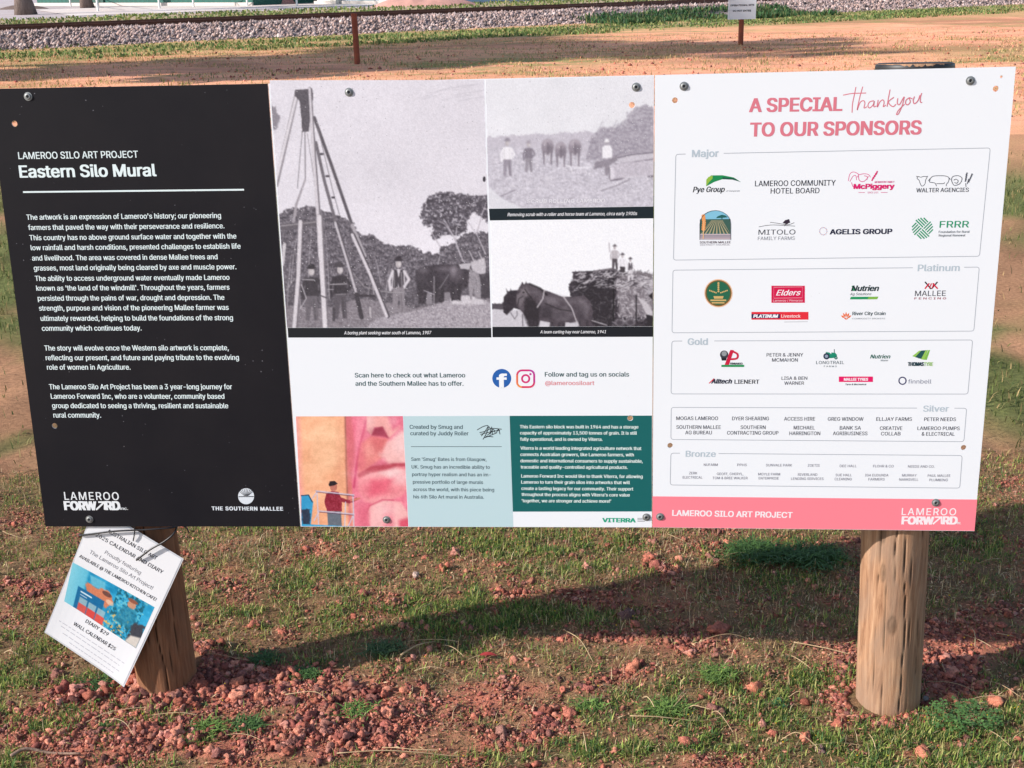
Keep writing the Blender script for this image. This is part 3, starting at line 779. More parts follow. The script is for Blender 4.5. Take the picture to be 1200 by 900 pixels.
postR, dR = post(tR2, bR2, (.074, .0705), [(0.10, 0, .62, .0010, .008, .25), (-.18, .28, .75, .001, .006, .3), (.65, 0, .5, .0005, .003, .2), (-.7, .1, .45, .0007, .004, .2), (.3, .1, .34, .0006, .004, .1), (-.45, 0, .3, .0006, .003, .1)], 1,
                knots=[(.95, .42, .20, .03), (-.2, .22, .12, .012), (-.62, .36, .1, .014), (-.55, .30, .08, .012)])
postL, dL = post(tL, bL2, (.074, .069), [(.35, 0, .6, .0013, .008, .3), (.9, .05, .5, .0009, .006, .2), (.0, 0, .3, .0008, .004, .2), (.6, .0, .2, .0006, .004, .1)], 2, knots=[(.8, .4, .16, .02), (.5, .27, .12, .016)], tone=(.66, .52, .45))
M_cap = mat('black_plastic', (.015, .015, .017), .5)
for (t, dd, nm) in ((tR2, dR, 'R'), (tL, dL, 'L')):
    n = 40; V = []; F = []
    prof = [(.0735, -.03), (.0762, -.028), (.0765, -.010), (.0755, -.004), (.070, -.0012), (.062, -.001), (.03, -.0008), (0.001, -.0008)]
    for (r, h) in prof:
        for k in range(n): V.append((t[0] + r * cos(2 * pi * k / n), dd + .002 - r * sin(2 * pi * k / n), t[1] + h + .003))
    for i in range(len(prof) - 1):
        for k in range(n): F.append((i * n + k, i * n + (k + 1) % n, (i + 1) * n + (k + 1) % n, (i + 1) * n + k))
    mb = MB(); mb.add(V, F); mb.build('post_cap', M_cap, sign, smooth=True)

# ------------------------------------------------------------------ a little painter for the printed photographs
PRM = vcol_mat('photo_print', .42, .35)
class Canvas:
    def __init__(s, x0, y0, x1, y1, k=1.4, bgc=(230, 230, 235)):
        s.x0, s.y0, s.x1, s.y1, s.k = x0, y0, x1, y1, k
        s.w = int((x1 - x0) * k) + 1; s.h = int((y1 - y0) * k) + 1
        s.X, s.Y = np.meshgrid(np.linspace(x0, x1, s.w), np.linspace(y0, y1, s.h))
        s.a = np.zeros((s.h, s.w, 3)) + np.array(bgc, float)
    def blend(s, m, c, al=1):
        m = np.clip(m, 0, 1)[..., None] * al
        c = np.asarray(c, float)
        s.a = s.a * (1 - m) + c * m
    def pmask(s, pts, soft=.5, rough=0, rs=.25, seed=0):
        X, Y = s.X, s.Y
        if rough:
            X = X + rough * (fbm(s.X * rs, s.Y * rs, seed, 4) - .5) * 2; Y = Y + rough * (fbm(s.X * rs, s.Y * rs, seed + 20, 4) - .5) * 2
        ins = np.zeros(X.shape, bool); dist = np.full(X.shape, 1e9)
        n = len(pts)
        for i in range(n):
            (ax, ay), (bx, by) = pts[i], pts[(i + 1) % n]
            if by != ay:
                c = ((ay > Y) != (by > Y)) & (X < (bx - ax) * (Y - ay) / (by - ay) + ax)
                ins ^= c
            L2 = (bx - ax) ** 2 + (by - ay) ** 2 + 1e-9
            t = np.clip(((X - ax) * (bx - ax) + (Y - ay) * (by - ay)) / L2, 0, 1)
            dist = np.minimum(dist, np.hypot(X - ax - t * (bx - ax), Y - ay - t * (by - ay)))
        sd = np.where(ins, dist, -dist)
        return np.clip(.5 + sd / max(soft, .01), 0, 1)
    def poly(s, pts, c, al=1, soft=.6, rough=0, rs=.25, seed=0, tex=0, ts=1.0):
        m = s.pmask(pts, soft, rough, rs, seed)
        if tex:
            n = fbm(s.X * ts, s.Y * ts, seed + 40, 4)
            c = np.asarray(c, float) + ((n - .5) * 2 * tex)[..., None]
            s.a = s.a * (1 - m[..., None] * al) + c * m[..., None] * al
        else: s.blend(m, c, al)
        return m
    def line(s, pts, w, c, al=1, soft=.7):
        """w may be [w0, w1]"""
        if not hasattr(w, '__len__'): w = (w, w)
        n = len(pts) - 1; best = np.zeros(s.X.shape)
        for i in range(n):
            (ax, ay), (bx, by) = pts[i], pts[i + 1]
            L2 = (bx - ax) ** 2 + (by - ay) ** 2 + 1e-9
            t = np.clip(((s.X - ax) * (bx - ax) + (s.Y - ay) * (by - ay)) / L2, 0, 1)
            d = np.hypot(s.X - ax - t * (bx - ax), s.Y - ay - t * (by - ay))
            ww = w[0] + (w[1] - w[0]) * ((i + t) / n)
            best = np.maximum(best, np.clip((ww / 2 - d) / soft + .5, 0, 1))
        s.blend(best, c, al)
    def ell(s, x, y, rx, ry, c, al=1, soft=.6, ang=0):
        dx, dy = s.X - x, s.Y - y
        u = dx * cos(ang) + dy * sin(ang); v = -dx * sin(ang) + dy * cos(ang)
        q = np.sqrt((u / rx) ** 2 + (v / ry) ** 2)
        s.blend(np.clip((1 - q) * min(rx, ry) / soft + .5, 0, 1), c, al)
    def blur(s, k=1):
        for _ in range(k):
            p = np.pad(s.a, ((1, 1), (1, 1), (0, 0)), 'edge')
            s.a = (p[1:-1, 1:-1] * 2 + p[:-2, 1:-1] + p[2:, 1:-1] + p[1:-1, :-2] + p[1:-1, 2:]) / 6
    def grain(s, amt, sc=1.2, seed=0):
        s.a = s.a + (fbm(s.X * sc, s.Y * sc, seed, 3) - .5)[..., None] * 2 * amt
    def specks(s, n, c, r=(.3, .9), al=.7):
        for i in range(n):
            s_x = random.uniform(s.x0, s.x1); s_y = random.uniform(s.y0, s.y1); rr = random.uniform(*r)
            i0 = int((s_y - s.y0) * s.k); j0 = int((s_x - s.x0) * s.k)
            if 0 <= i0 < s.h and 0 <= j0 < s.w:
                s.a[i0, j0] = s.a[i0, j0] * (1 - al) + np.array(c) * al
    def build(s, name, parent, quad, holes=(), org=(0, 0), d=.0006, f=None):
        """quad: photo corners the print is trimmed to (TL TR BR BL); the canvas is sheared to fit them"""
        V2 = None
        u = (s.X - s.x0) / (s.x1 - s.x0); v = (s.Y - s.y0) / (s.y1 - s.y0)
        # keep painted positions true, trim the border to the quad
        tl, tr, br, bl = quad
        xl = tl[0] + (bl[0] - tl[0]) * v; xr = tr[0] + (br[0] - tr[0]) * v
        yt = tl[1] + (tr[1] - tl[1]) * u; yb = bl[1] + (br[1] - bl[1]) * u
        X = np.clip(s.X, xl, xr); Y = np.clip(s.Y, yt, yb)
        P = Sarr(X.ravel(), Y.ravel())
        V = np.stack([P[:, 0] - org[0], np.full(len(P), -d * .13), P[:, 1] - org[1]], 1)
        i = np.arange(s.h - 1)[:, None] * s.w + np.arange(s.w - 1)[None]
        F = np.stack([i, i + s.w, i + s.w + 1, i + 1], -1).reshape(-1, 4)
        area = (X[1:, 1:] - X[:-1, :-1] > 1e-4) & (Y[1:, 1:] - Y[:-1, :-1] > 1e-4)
        keep = area.ravel()
        cx = ((X[1:, 1:] + X[:-1, :-1]) / 2).ravel(); cy = ((Y[1:, 1:] + Y[:-1, :-1]) / 2).ravel()
        for (hx, hy, hr) in holes: keep &= np.hypot(cx - hx, cy - hy) > hr + .3
        F = F[keep]
        col = np.clip(lin(np.clip(s.a, 0, 255).reshape(-1, 3)) * PRINT, .004, 1)
        return mesh_np(name, V, F, PRM, parent, col)
def Z(x0, y0, sc): return lambda *a: [(x0 + p[0] / sc, y0 + p[1] / sc) for p in a]

def foliage(cv, pts, n, dark, light, r=(1.5, 4), seed=1, soft=1.0):
    '''leaf clumps: dark under side, pale dabs on top, inside the outline'''
    R = random.Random(seed); M_ = cv.pmask(pts, 1.5, 3, .35, seed) ; A0 = cv.a.copy()
    xs_ = [p[0] for p in pts]; ys_ = [p[1] for p in pts]
    for i in range(n):
        x, y = R.uniform(min(xs_), max(xs_)), R.uniform(min(ys_), max(ys_)); rr = R.uniform(*r)
        i0, i1 = int(max(0, (y - rr * 2 - cv.y0) * cv.k)), int(min(cv.h, (y + rr * 2 - cv.y0) * cv.k) + 1); j0, j1 = int(max(0, (x - rr * 2 - cv.x0) * cv.k)), int(min(cv.w, (x + rr * 2 - cv.x0) * cv.k) + 1)
        if i1 <= i0 or j1 <= j0: continue
        X, Y = cv.X[i0:i1, j0:j1], cv.Y[i0:i1, j0:j1]; wob = (fbm(X * 1.1, Y * 1.1, seed, 2) - .5) * 1.6
        for (dx, dy, c, al, k) in ((0, .5, dark, .55, 1), (-.1, -.35, light, .5, .6)):
            d = np.hypot((X - x - dx * rr) / rr, (Y - y - dy * rr) / (rr * .7)) / k + wob
            m = (np.clip((1 - d) * 1.6, 0, 1) * al * M_[i0:i1, j0:j1])[..., None]
            cv.a[i0:i1, j0:j1] = cv.a[i0:i1, j0:j1] * (1 - m) + np.array(c) * m
# ---- photograph 1 : boring plant
A4 = Z(310, 90, 4.2857); A5 = Z(310, 240, 4.2857)
cv = Canvas(313, 93, 577, 385, 1.2, (224, 220, 229))
cv.a += ((fbm(cv.X * .02, cv.Y * .02, 3, 3) - .5) * 16)[..., None]
cv.a += np.clip((cv.Y - 230) / 60, 0, 1)[..., None] * 10
for i in range(9):
    y = 100 + random.random() * 20; x = 490 + random.random() * 50
    cv.line([(x, y + 4), (x + 12, y + 1), (x + 22 + random.random() * 20, y - 3)], .9, (190, 186, 196), .5)
cv.poly(A4((18, 130), (55, 160), (80, 215), (60, 260), (25, 270)), (120, 114, 124), .8, 1.5, 3, .5, 2)
tree = A4((60, 695), (130, 660), (230, 650), (290, 668), (380, 705), (450, 735), (480, 800), (530, 793), (590, 828), (650, 853), (740, 848), (800, 880), (900, 895)) + [(513, 296), (517, 289), (534, 284), (540, 275), (555, 272), (580, 273), (580, 390), (310, 390)]
cv.poly(tree, (98, 92, 101), 1, 1, 4, .35, 5, 44, .55)
n = fbm(cv.X * .8, cv.Y * .8, 77, 3); msk = cv.pmask(tree, 1, 4, .35, 5)
foliage(cv, tree, 900, (62, 57, 66), (150, 144, 154), (1.6, 4.6), 5)
cv.blend(msk * np.clip((n - .58) * 9, 0, 1), (178, 172, 182), .6)
cv.blend(msk * np.clip((.40 - n) * 9, 0, 1), (56, 52, 60), .4)
cv.blend(np.clip((cv.Y - 318) / 30, 0, 1) * msk, (80, 75, 82), .35)
for (x, y0_, y1_, dx) in [(336, 300, 372, 3), (352, 290, 360, -4), (361, 262, 330, 3), (386, 270, 350, -3), (404, 300, 350, 4), (438, 300, 345, -4), (452, 310, 350, 3), (468, 300, 330, -2), (341, 270, 330, 5), (430, 320, 352, 5), (446, 296, 332, -5), (330, 290, 350, 2)]:
    cv.line([(x, y1_), (x + dx * .6, (y0_ + y1_) / 2), (x + dx * 1.6, y0_)], (1.2, .5), (176, 170, 178), .8)
# big gum on the right
crown = A4((780, 700), (800, 640), (825, 600), (880, 580), (940, 580), (985, 590), (1040, 598), (1120, 590), (1130, 740), (1075, 690), (1040, 680), (1010, 730), (1020, 770), (960, 800), (900, 790), (860, 820), (835, 800), (850, 750), (800, 745))
cv.poly(crown, (88, 82, 92), 1, .8, 3.5, .45, 8, 34, .7)
foliage(cv, crown, 320, (58, 53, 61), (140, 134, 144), (1.5, 4), 8)
m8 = cv.pmask(crown, .8, 3.5, .45, 8)
cv.blend(m8 * np.clip((fbm(cv.X * .5, cv.Y * .5, 88, 4) - .6) * 10, 0, 1), (205, 200, 210), .8)
for pts in [((985, 900), (950, 800), (905, 740), (870, 720)), ((1110, 890), (1070, 800), (1030, 740), (1000, 700)), ((960, 820), (965, 760), (1000, 690)), ((1065, 790), (1090, 700), (1110, 640)), ((880, 850), (850, 800), (830, 770))]:
    cv.line(A4(*pts), (1.6, .7), (186, 180, 190), .9)
cv.line(A5((1000, 290), (945, 150), (900, 70)), (1.4, 1), (190, 184, 194), .9)
# ground and spoil
gnd = A5((60, 500), (300, 520), (480, 470), (620, 490), (760, 520), (900, 490), (1140, 470), (1150, 640), (40, 640))
cv.poly(gnd, (132, 125, 133), 1, 2, 2, .3, 12, 40, .8)
cv.poly(A5((560, 570), (700, 545), (830, 510), (930, 475), (1000, 458), (1070, 462), (1150, 500), (1150, 640), (480, 640)), (166, 159, 168), 1, 2, 2, .4, 14, 66, 1.1)
cv.poly(A5((930, 470), (1000, 455), (1080, 462), (1110, 500), (940, 500)), (215, 210, 217), .8, 2, 1, .4, 14, 20, 1.1)
for i in range(26):
    x = random.uniform(455, 570); y = random.uniform(362, 382)
    cv.line([(x, y), (x + random.uniform(-3, 3), y + 1.5)], .9, (205, 200, 206) if i % 2 else (84, 78, 86), .6)
for i in range(10):
    x = random.uniform(340, 430); y = random.uniform(360, 380)
    cv.line([(x, y), (x + random.uniform(4, 16), y + 1)], .7, (190, 184, 192), .5)
# horses
cv.poly(A5((755, 330), (800, 310), (880, 300), (960, 300), (1000, 290), (1040, 300), (1060, 350), (1050, 400), (990, 420), (985, 480), (940, 480), (930, 440), (905, 440), (900, 490), (850, 490), (840, 440), (815, 440), (810, 495), (775, 495), (765, 420)), (62, 56, 64), 1, 1, 1.2, .4, 16, 26, .5)
for (x_, y_, rx_, ry_, c_) in ((795, 355, 36, 42, (72, 66, 74)), (850, 345, 40, 42, (58, 52, 60)), (915, 345, 46, 44, (70, 63, 72)), (960, 345, 34, 36, (96, 88, 97)), (800, 330, 22, 12, (110, 103, 112)), (905, 322, 40, 10, (116, 108, 118)), (950, 330, 16, 24, (140, 132, 142))):
    q = A5((x_, y_))[0]; cv.ell(q[0], q[1], rx_ / 4.29, ry_ / 4.29, c_, .75, 4)
cv.poly(A5((815, 445), (838, 440), (842, 500), (812, 500)), (150, 144, 152), .8, 1); cv.poly(A5((905, 440), (930, 438), (936, 475), (902, 485)), (146, 140, 148), .8, 1)
for (x_, y0_, y1_) in ((780, 400, 495), (805, 400, 490), (858, 400, 490), (888, 400, 488), (945, 400, 480), (975, 400, 478)): cv.line(A5((x_, y0_), (x_ + 5, (y0_ + y1_) / 2), (x_ - 3, y1_)), (4, 2), (54, 49, 56), .9)
cv.poly(A5((975, 300), (1040, 290), (1030, 325), (985, 320)), (205, 200, 208), .9, 1, .8)
cv.poly(A5((1035, 290), (1075, 275), (1105, 265), (1112, 300), (1108, 355), (1095, 365), (1080, 345), (1060, 340), (1040, 320)), (196, 190, 198), 1, 1, .8, .4, 1, 20, 1)
cv.poly(A5((1030, 320), (1075, 345), (1090, 400), (1085, 475), (1060, 470), (1050, 420), (1040, 480), (1030, 470), (1025, 400)), (150, 144, 152), 1, 1, .8, .4, 1, 30, 1)
for x in (1055, 1100): cv.line(A5((x, 290), (x - 25, 235)), 1, (205, 200, 208))
cv.line(A5((870, 300), (880, 260)), .8, (180, 176, 184)); cv.line(A5((852, 360), (852, 500)), .8, (190, 184, 192)); cv.poly(A5((1080, 350), (1130, 340), (1135, 470), (1090, 470)), (60, 54, 62), .8, 1, 1)
cv.line(A5((800, 430), (850, 450)), .8, (200, 195, 205)); cv.line(A5((925, 350), (880, 420)), .8, (150, 145, 152))
# men
def man(f, hx, hy, sc, shirt, vest, trous, hat, w=1.0):
    p = lambda *a: [(hx + x * sc, hy + y * sc) for (x, y) in a]
    cv_.poly(p((-5, 10), (0, 9), (5, 10), (6, 26), (-6, 26)), shirt, 1, .6)
    if vest: cv_.poly(p((-4, 9.5), (-1.2, 10), (0, 17), (1.6, 10), (4, 9.5), (5, 25), (.6, 26), (0, 20), (-.6, 26), (-5, 25)), vest, 1, .5)
    cv_.line(p((-5, 11), (-8, 19), (-7, 27)), 2.4 * sc, shirt); cv_.line(p((5, 11), (9, 18), (5, 24)), 2.4 * sc, shirt)
    cv_.poly(p((-4.8, 25), (4.8, 25), (6, 46), (2.4, 46), (.3, 31), (-1.6, 46), (-5, 46)), trous, 1, .8, .5, .6); cv_.line(p((2, 28), (3.4, 45)), 1.2 * sc, tuple(np.array(trous) * .75), .6); cv_.line(p((-4, 12), (-3.6, 24)), 1.3 * sc, tuple(np.array(shirt) * .8), .5); cv_.line(p((2.5, 12), (3, 24)), 1.2 * sc, tuple(np.array(shirt) * .86), .5)
    cv_.ell(hx, hy + 4.6 * sc, 2.5 * sc, 3.4 * sc, (188, 180, 184)); cv_.ell(hx + .9 * sc, hy + 5 * sc, 1.2 * sc, 2.2 * sc, (212, 206, 210), .7)
    cv_.ell(hx, hy + 1.2 * sc, 4.2 * sc, 1.2 * sc, hat); cv_.ell(hx, hy, 2.7 * sc, 2.2 * sc, hat)
cv_ = cv
man(None, 365, 312, 1.38, (62, 57, 64), None, (105, 99, 107), (52, 48, 54))
man(None, 398.5, 310, 1.38, (58, 53, 60), None, (88, 82, 90), (70, 65, 72))
man(None, 467, 303, 1.36, (214, 208, 216), (66, 60, 68), (140, 133, 141), (56, 50, 58))
cv.line(A5((190, 375), (250, 377)), 1.1, (180, 175, 182)); cv.line(A5((330, 400), (412, 397)), 1.1, (185, 180, 186)); cv.line(A5((360, 450), (410, 448)), 1, (150, 145, 152))
cv.line(A5((185, 400), (210, 470), (180, 520)), 1, (200, 195, 202)); cv.line(A5((300, 425), (345, 425)), 1, (170, 165, 172)); cv.line(A5((530, 515), (532, 560)), 2, (190, 184, 190)); cv.line(A5((348, 520), (348, 580)), 3, (70, 65, 72))
cv.line(A5((440, 340), (500, 410), (560, 430), (640, 440)), 1.1, (150, 144, 150)); cv.line(A5((470, 455), (550, 458)), 2.5, (58, 53, 60)); cv.line(A5((620, 440), (700, 440)), 1, (165, 160, 166)); cv.line(A5((110, 430), (150, 370)), 1, (165, 160, 166))
# derrick
dk = (88, 82, 90); li = (222, 217, 224)
cv.line(A4((165, 75), (58, 545)), 5.4, (150, 144, 152)); cv.line(A4((162, 85), (52, 545)), 3, li)
cv.poly(A4((155, 65), (240, 60), (245, 100), (232, 180), (222, 275), (188, 278), (185, 200), (175, 120), (150, 95)), dk, 1, .6, .8, .5, 3, 22, 1)
cv.line(A4((190, 270), (165, 560)), .8, (120, 114, 122)); cv.line(A4((203, 270), (205, 510)), 1, (110, 104, 112)); cv.line(A4((205, 515), (160, 640), (145, 730)), (2, 3.4), (165, 158, 166)); cv.line(A4((215, 285), (250, 520), (290, 720)), .7, (140, 134, 142))
cv.line(A4((250, 205), (335, 440), (440, 745)), 3.6, dk); cv.line(A4((440, 745), (505, 900)), 3.8, (170, 164, 172))
cv.line(A4((258, 330), (300, 520), (362, 745)), 3.6, (110, 104, 112)); cv.line(A4((360, 745), (415, 900)), 3.4, (175, 169, 177))
cv.line(A4((262, 230), (340, 560), (378, 700)), .8, (120, 114, 122))
for p in ((287, 388), (316, 499), (345, 606), (373, 705)): q = A4(p)[0]; cv.ell(q[0], q[1], 2.4, 1.4, (70, 64, 72))
cv.line(A5((445, 150), (535, 350), (620, 560)), 4.6, (78, 72, 80)); cv.line(A5((440, 150), (530, 350), (614, 560)), 3.4, (214, 208, 216))
cv.line(A5((360, 90), (430, 320), (485, 560)), 4, (86, 80, 88)); cv.line(A5((355, 90), (425, 320), (462, 450)), 2.6, (200, 194, 202)); cv.line(A5((462, 450), (488, 565)), 5, (62, 57, 64))
cv.line(A4((75, 755), (265, 735)), 7, (96, 90, 98)); cv.line(A4((75, 750), (265, 728)), 1.5, (150, 144, 150))
cv.line(A5((182, 85), (172, 350), (152, 615)), 6, (105, 99, 107)); cv.line(A5((180, 85), (170, 350), (149, 615)), 4.4, (214, 208, 215))
cv.line(A4((228, 60), (250, 400), (272, 700), (282, 900)), (4, 5.8), (120, 114, 122)); cv.line(A4((226, 60), (246, 400), (268, 700), (278, 900)), (2.6, 4), (212, 206, 214))
cv.line(A5((278, 60), (290, 300), (308, 612)), 7, (120, 114, 122)); cv.line(A5((274, 60), (286, 300), (304, 612)), 5.2, (220, 214, 221))
cv.line(A5((280, 455), (312, 468)), 1.2, (60, 55, 62)); cv.line(A5((90, 300), (100, 200)), 4, (205, 200, 206))
cv.blur(1); cv.a = 128 + (cv.a - 122) * .95; cv.grain(16, 1.3, 3); cv.grain(7, .4, 9); cv.specks(420, (246, 244, 250)); cv.specks(70, (120, 116, 124))
cv.ell(567.5, 210, 1.8, 3.2, (70, 66, 74))
cv.build('photo_print', pan_m, ((316, 94), (567.2, 93.6), (575.4, 384), (336.5, 384)), HOL_M, d=.0005)

# ---- photograph 2 : scrub roller
A6 = Z(560, 85, 5.4545); A7 = Z(560, 240, 5.4545)
cv = Canvas(567, 89, 768, 245, 1.2, (232, 232, 238)); cv_ = cv
cv.a += ((fbm(cv.X * .03, cv.Y * .03, 5, 3) - .5) * 12)[..., None]
cv.poly(A6((0, 415), (120, 410), (230, 400), (300, 405), (380, 385), (450, 400), (540, 380), (620, 385), (700, 375), (760, 385), (900, 350), (1150, 300), (1150, 900), (0, 900)), (200, 195, 206), 1, 1.5, 3, .35, 4, 18, .8)
cv.poly(A6((0, 480), (400, 480), (800, 560), (1150, 520), (1150, 900), (0, 900)), (203, 199, 210), .95, 3, 3, .3, 4, 46, .8)
bush = A6((690, 560), (720, 430), (790, 350), (880, 350), (940, 310), (960, 260), (1030, 215), (1080, 200), (1140, 240), (1140, 540), (900, 560))
cv.poly(bush, (168, 162, 174), .85, 2, 5, .3, 6, 46, 1.0)
foliage(cv, bush, 420, (146, 139, 152), (214, 209, 219), (1.2, 3.2), 6)
for i in range(60):
    x = random.uniform(720, 1130); y = random.uniform(330, 540); q = A6((x, y), (x + random.uniform(-50, 50), y - random.uniform(20, 90)))
    cv.line(q, .7, (205, 200, 210) if i % 2 else (138, 132, 144), .5)
for i in range(240):
    x = random.uniform(70, 1120); y = random.uniform(560, 850); a = random.uniform(-.6, .6); l = random.uniform(10, 50)
    cv.line(A6((x, y), (x + l * cos(a), y + l * sin(a))), .8, (228, 225, 233) if i % 3 else (150, 144, 156), .6)
man(None, 594.5, 163.5, .93, (240, 238, 244), None, (158, 151, 163), (150, 143, 154))
man(None, 619.5, 166, .78, (140, 133, 145), None, (156, 150, 160), (170, 163, 174))
for (x, w_, y0_, y1_) in ((446, 40, 428, 585), (530, 38, 448, 600), (620, 42, 430, 595)):
    q = A6((x, y0_ + 48))[0]; cv.ell(q[0], q[1], w_ / 5.45, 9.5, (150, 141, 152), .95, 1.5); cv.ell(q[0], q[1] - 5, w_ / 5.45 * .8, 4, (186, 177, 187), .85, 3)
    q = A6((x + w_ * .3, y0_ + 60))[0]; cv.ell(q[0], q[1], w_ / 5.45 * .5, 7, (126, 118, 129), .7, 3)
    for sgn in (-1, 1):
        cv.line(A6((x + sgn * w_ * .62, y0_ + 80), (x + sgn * w_ * .55, y0_ + 120), (x + sgn * w_ * .6, y1_)), (3.4, 1.6), (136, 128, 139), .95)
        cv.line(A6((x + sgn * w_ * .35, y0_ + 90), (x + sgn * w_ * .38, y1_ - 12)), (1.6, 1.1), (222, 218, 226), .7)
    cv.line(A6((x, y0_ + 20), (x + 3, y0_ + 90)), 1.4, (118, 110, 121), .8)
cv.poly(A6((795, 480), (810, 465), (845, 465), (860, 490), (858, 545), (795, 548)), (240, 238, 244), 1, .8); q = A6((824, 440))[0]; cv.ell(q[0], q[1] + 1, 2.3, 2.6, (170, 163, 172)); cv.ell(q[0], q[1], 3.4, 1, (244, 242, 247)); cv.ell(q[0], q[1] - 1.4, 2.2, 1.8, (244, 242, 247))
cv.poly(A6((750, 570), (860, 550), (890, 520), (895, 560), (840, 600), (830, 660), (815, 660), (810, 600), (740, 620)), (142, 135, 146), .9, 1, 1, .5, 3, 20, 1)
cv.poly(A6((890, 545), (960, 520), (1150, 505), (1150, 560), (1000, 575), (900, 570)), (205, 200, 210), 1, .8, .8, .4, 2, 18, .9)
cv.line(A6((895, 545), (980, 525), (1150, 508)), 1.6, (126, 119, 131)); cv.line(A6((880, 585), (1000, 572), (1150, 550)), 1.4, (120, 113, 125))
cv.poly(A6((850, 600), (900, 580), (1000, 570), (1150, 555), (1150, 660), (1000, 665), (860, 690), (840, 650)), (200, 194, 205), 1, .8, .8, .4, 2, 30, .6)
cv.line(A6((850, 690), (1000, 668), (1150, 662)), 1.8, (118, 111, 123)); q = A6((858, 645))[0]; cv.ell(q[0], q[1], 3, 7.5, (222, 217, 227)); cv.line(A6((840, 610), (842, 680)), 1.3, (126, 120, 130))
cv.line(A6((780, 745), (880, 710), (960, 670), (1080, 665)), 2, (214, 210, 220)); cv.line(A6((790, 755), (890, 722), (970, 684)), .9, (130, 124, 135)); cv.line(A6((560, 590), (590, 600), (605, 640)), 1.2, (240, 238, 244)); cv.line(A6((620, 610), (720, 605)), 2, (232, 229, 238)); cv.line(A6((150, 790), (240, 750)), 1, (130, 124, 136))
cv.blend(cv.pmask(A6((60, 720), (160, 810), (320, 880), (60, 900)), 1.5), (226, 226, 233), .85)
cv.blur(2); cv.grain(14, 1.2, 8); cv.specks(160, (246, 246, 250)); cv.specks(70, (150, 146, 156))
cv.build('photo_print', pan_m, ((568.6, 93.4), (766, 89), (765.6, 241.8), (573, 244.3)), HOL_M, d=.0005)

# ---- photograph 3 : hay cart
cv = Canvas(574, 256, 767, 384, 1.2, (246, 247, 252)); cv_ = cv
cv.poly(A7((60, 670), (300, 672), (700, 700), (1150, 700), (1150, 800), (60, 800)), (206, 203, 211), 1, 1, 0, .3, 3, 22, 1.2)
cv.poly(A7((80, 628), (150, 632), (170, 620), (200, 668), (80, 668)), (84, 78, 86), 1, .8, 1, .4)
hay = A7((580, 510), (605, 480), (612, 430), (745, 425), (850, 410), (900, 420), (990, 430), (1050, 450), (1120, 465), (1130, 790), (720, 790), (700, 640), (590, 580))
cv.poly(hay, (60, 54, 62), 1, .8, 2, .5, 6, 30, 1.1)
foliage(cv, hay, 500, (40, 36, 42), (168, 162, 168), (.9, 2.4), 16)
m = cv.pmask(A7((880, 470), (1000, 430), (1130, 465), (1130, 720), (900, 720)), 3, 3, .3, 9)
cv.blend(m, (150, 143, 150), .8)
for i in range(520):
    x = random.uniform(600, 1120); y = random.uniform(430, 760)
    if x < 880 and random.random() < .55: continue
    a = random.uniform(-2.4, .6); l = random.uniform(8, 34)
    cv.line(A7((x, y), (x + l * cos(a), y + l * sin(a))), .75, (226, 222, 228) if i % 4 else (60, 54, 62), .65)
cv.blend(cv.pmask(A7((1040, 430), (1130, 470), (1130, 600), (1080, 560), (1030, 470)), 3, 2), (190, 186, 194), .6)
cv.poly(A7((620, 510), (860, 470), (862, 760), (740, 760), (720, 640), (640, 560)), (44, 40, 46), .65, 3, 4, .25, 4)
cv.line(A7((605, 432), (745, 427)), 1.4, (70, 64, 72)); cv.line(A7((745, 425), (860, 408)), 2, (120, 113, 120)); cv.line(A7((615, 430), (620, 490)), 1.2, (70, 64, 72)); cv.line(A7((868, 440), (866, 740)), 1.4, (30, 28, 32)); cv.line(A7((1012, 580), (1012, 740)), 1.4, (40, 36, 42))
for (x, y) in ((905, 755), (975, 752)): q = A7((x, y))[0]; cv.ell(q[0], q[1], 6, 4.6, (128, 122, 130), .8, 2); cv.ell(q[0], q[1], 3.6, 3, (66, 60, 68), .8, 1.5)
hr1 = A7((165, 590), (185, 565), (180, 535), (190, 555), (205, 550), (208, 535), (215, 548), (250, 545), (300, 560), (300, 680), (230, 660), (210, 680), (185, 705), (165, 690), (160, 660))
cv.poly(hr1, (56, 50, 58), 1, .7, .5, .5, 2, 16, .6)
hr2 = A7((245, 570), (262, 530), (275, 510), (282, 495), (292, 508), (320, 500), (350, 515), (410, 540), (470, 560), (540, 588), (620, 585), (680, 580), (720, 620), (735, 680), (725, 740), (735, 790), (650, 790), (640, 760), (560, 750), (555, 790), (480, 790), (470, 755), (400, 740), (385, 775), (390, 790), (335, 790), (320, 740), (285, 690), (265, 665), (245, 640))
cv.poly(hr2, (84, 76, 84), 1, .7, .5, .5, 3, 22, .35)
cv.poly(A7((300, 580), (400, 640), (390, 790), (330, 790), (290, 700)), (40, 36, 42), .75, 3, 2)
cv.poly(A7((250, 580), (290, 540), (330, 560), (300, 600), (270, 650), (250, 640)), (140, 132, 138), .55, 2, 1)
cv.poly(A7((460, 680), (560, 660), (620, 700), (560, 740), (480, 720)), (150, 142, 150), .45, 5); cv.poly(A7((640, 600), (690, 610), (715, 660), (690, 730), (660, 690)), (140, 132, 140), .5, 4); cv.poly(A7((430, 590), (500, 600), (520, 640), (440, 630)), (140, 132, 140), .5, 4)
for (x_, y_, rx_, ry_, c_) in ((480, 600, 60, 22, (126, 118, 126)), (600, 620, 50, 20, (120, 112, 120)), (520, 700, 70, 26, (58, 52, 60)), (360, 560, 34, 18, (122, 114, 122)), (300, 545, 18, 12, (150, 142, 148)), (660, 700, 26, 50, (60, 54, 62)), (440, 690, 40, 40, (50, 45, 52))):
    q = A7((x_, y_))[0]; cv.ell(q[0], q[1], rx_ / 5.45, ry_ / 5.45, c_, .5, 6)
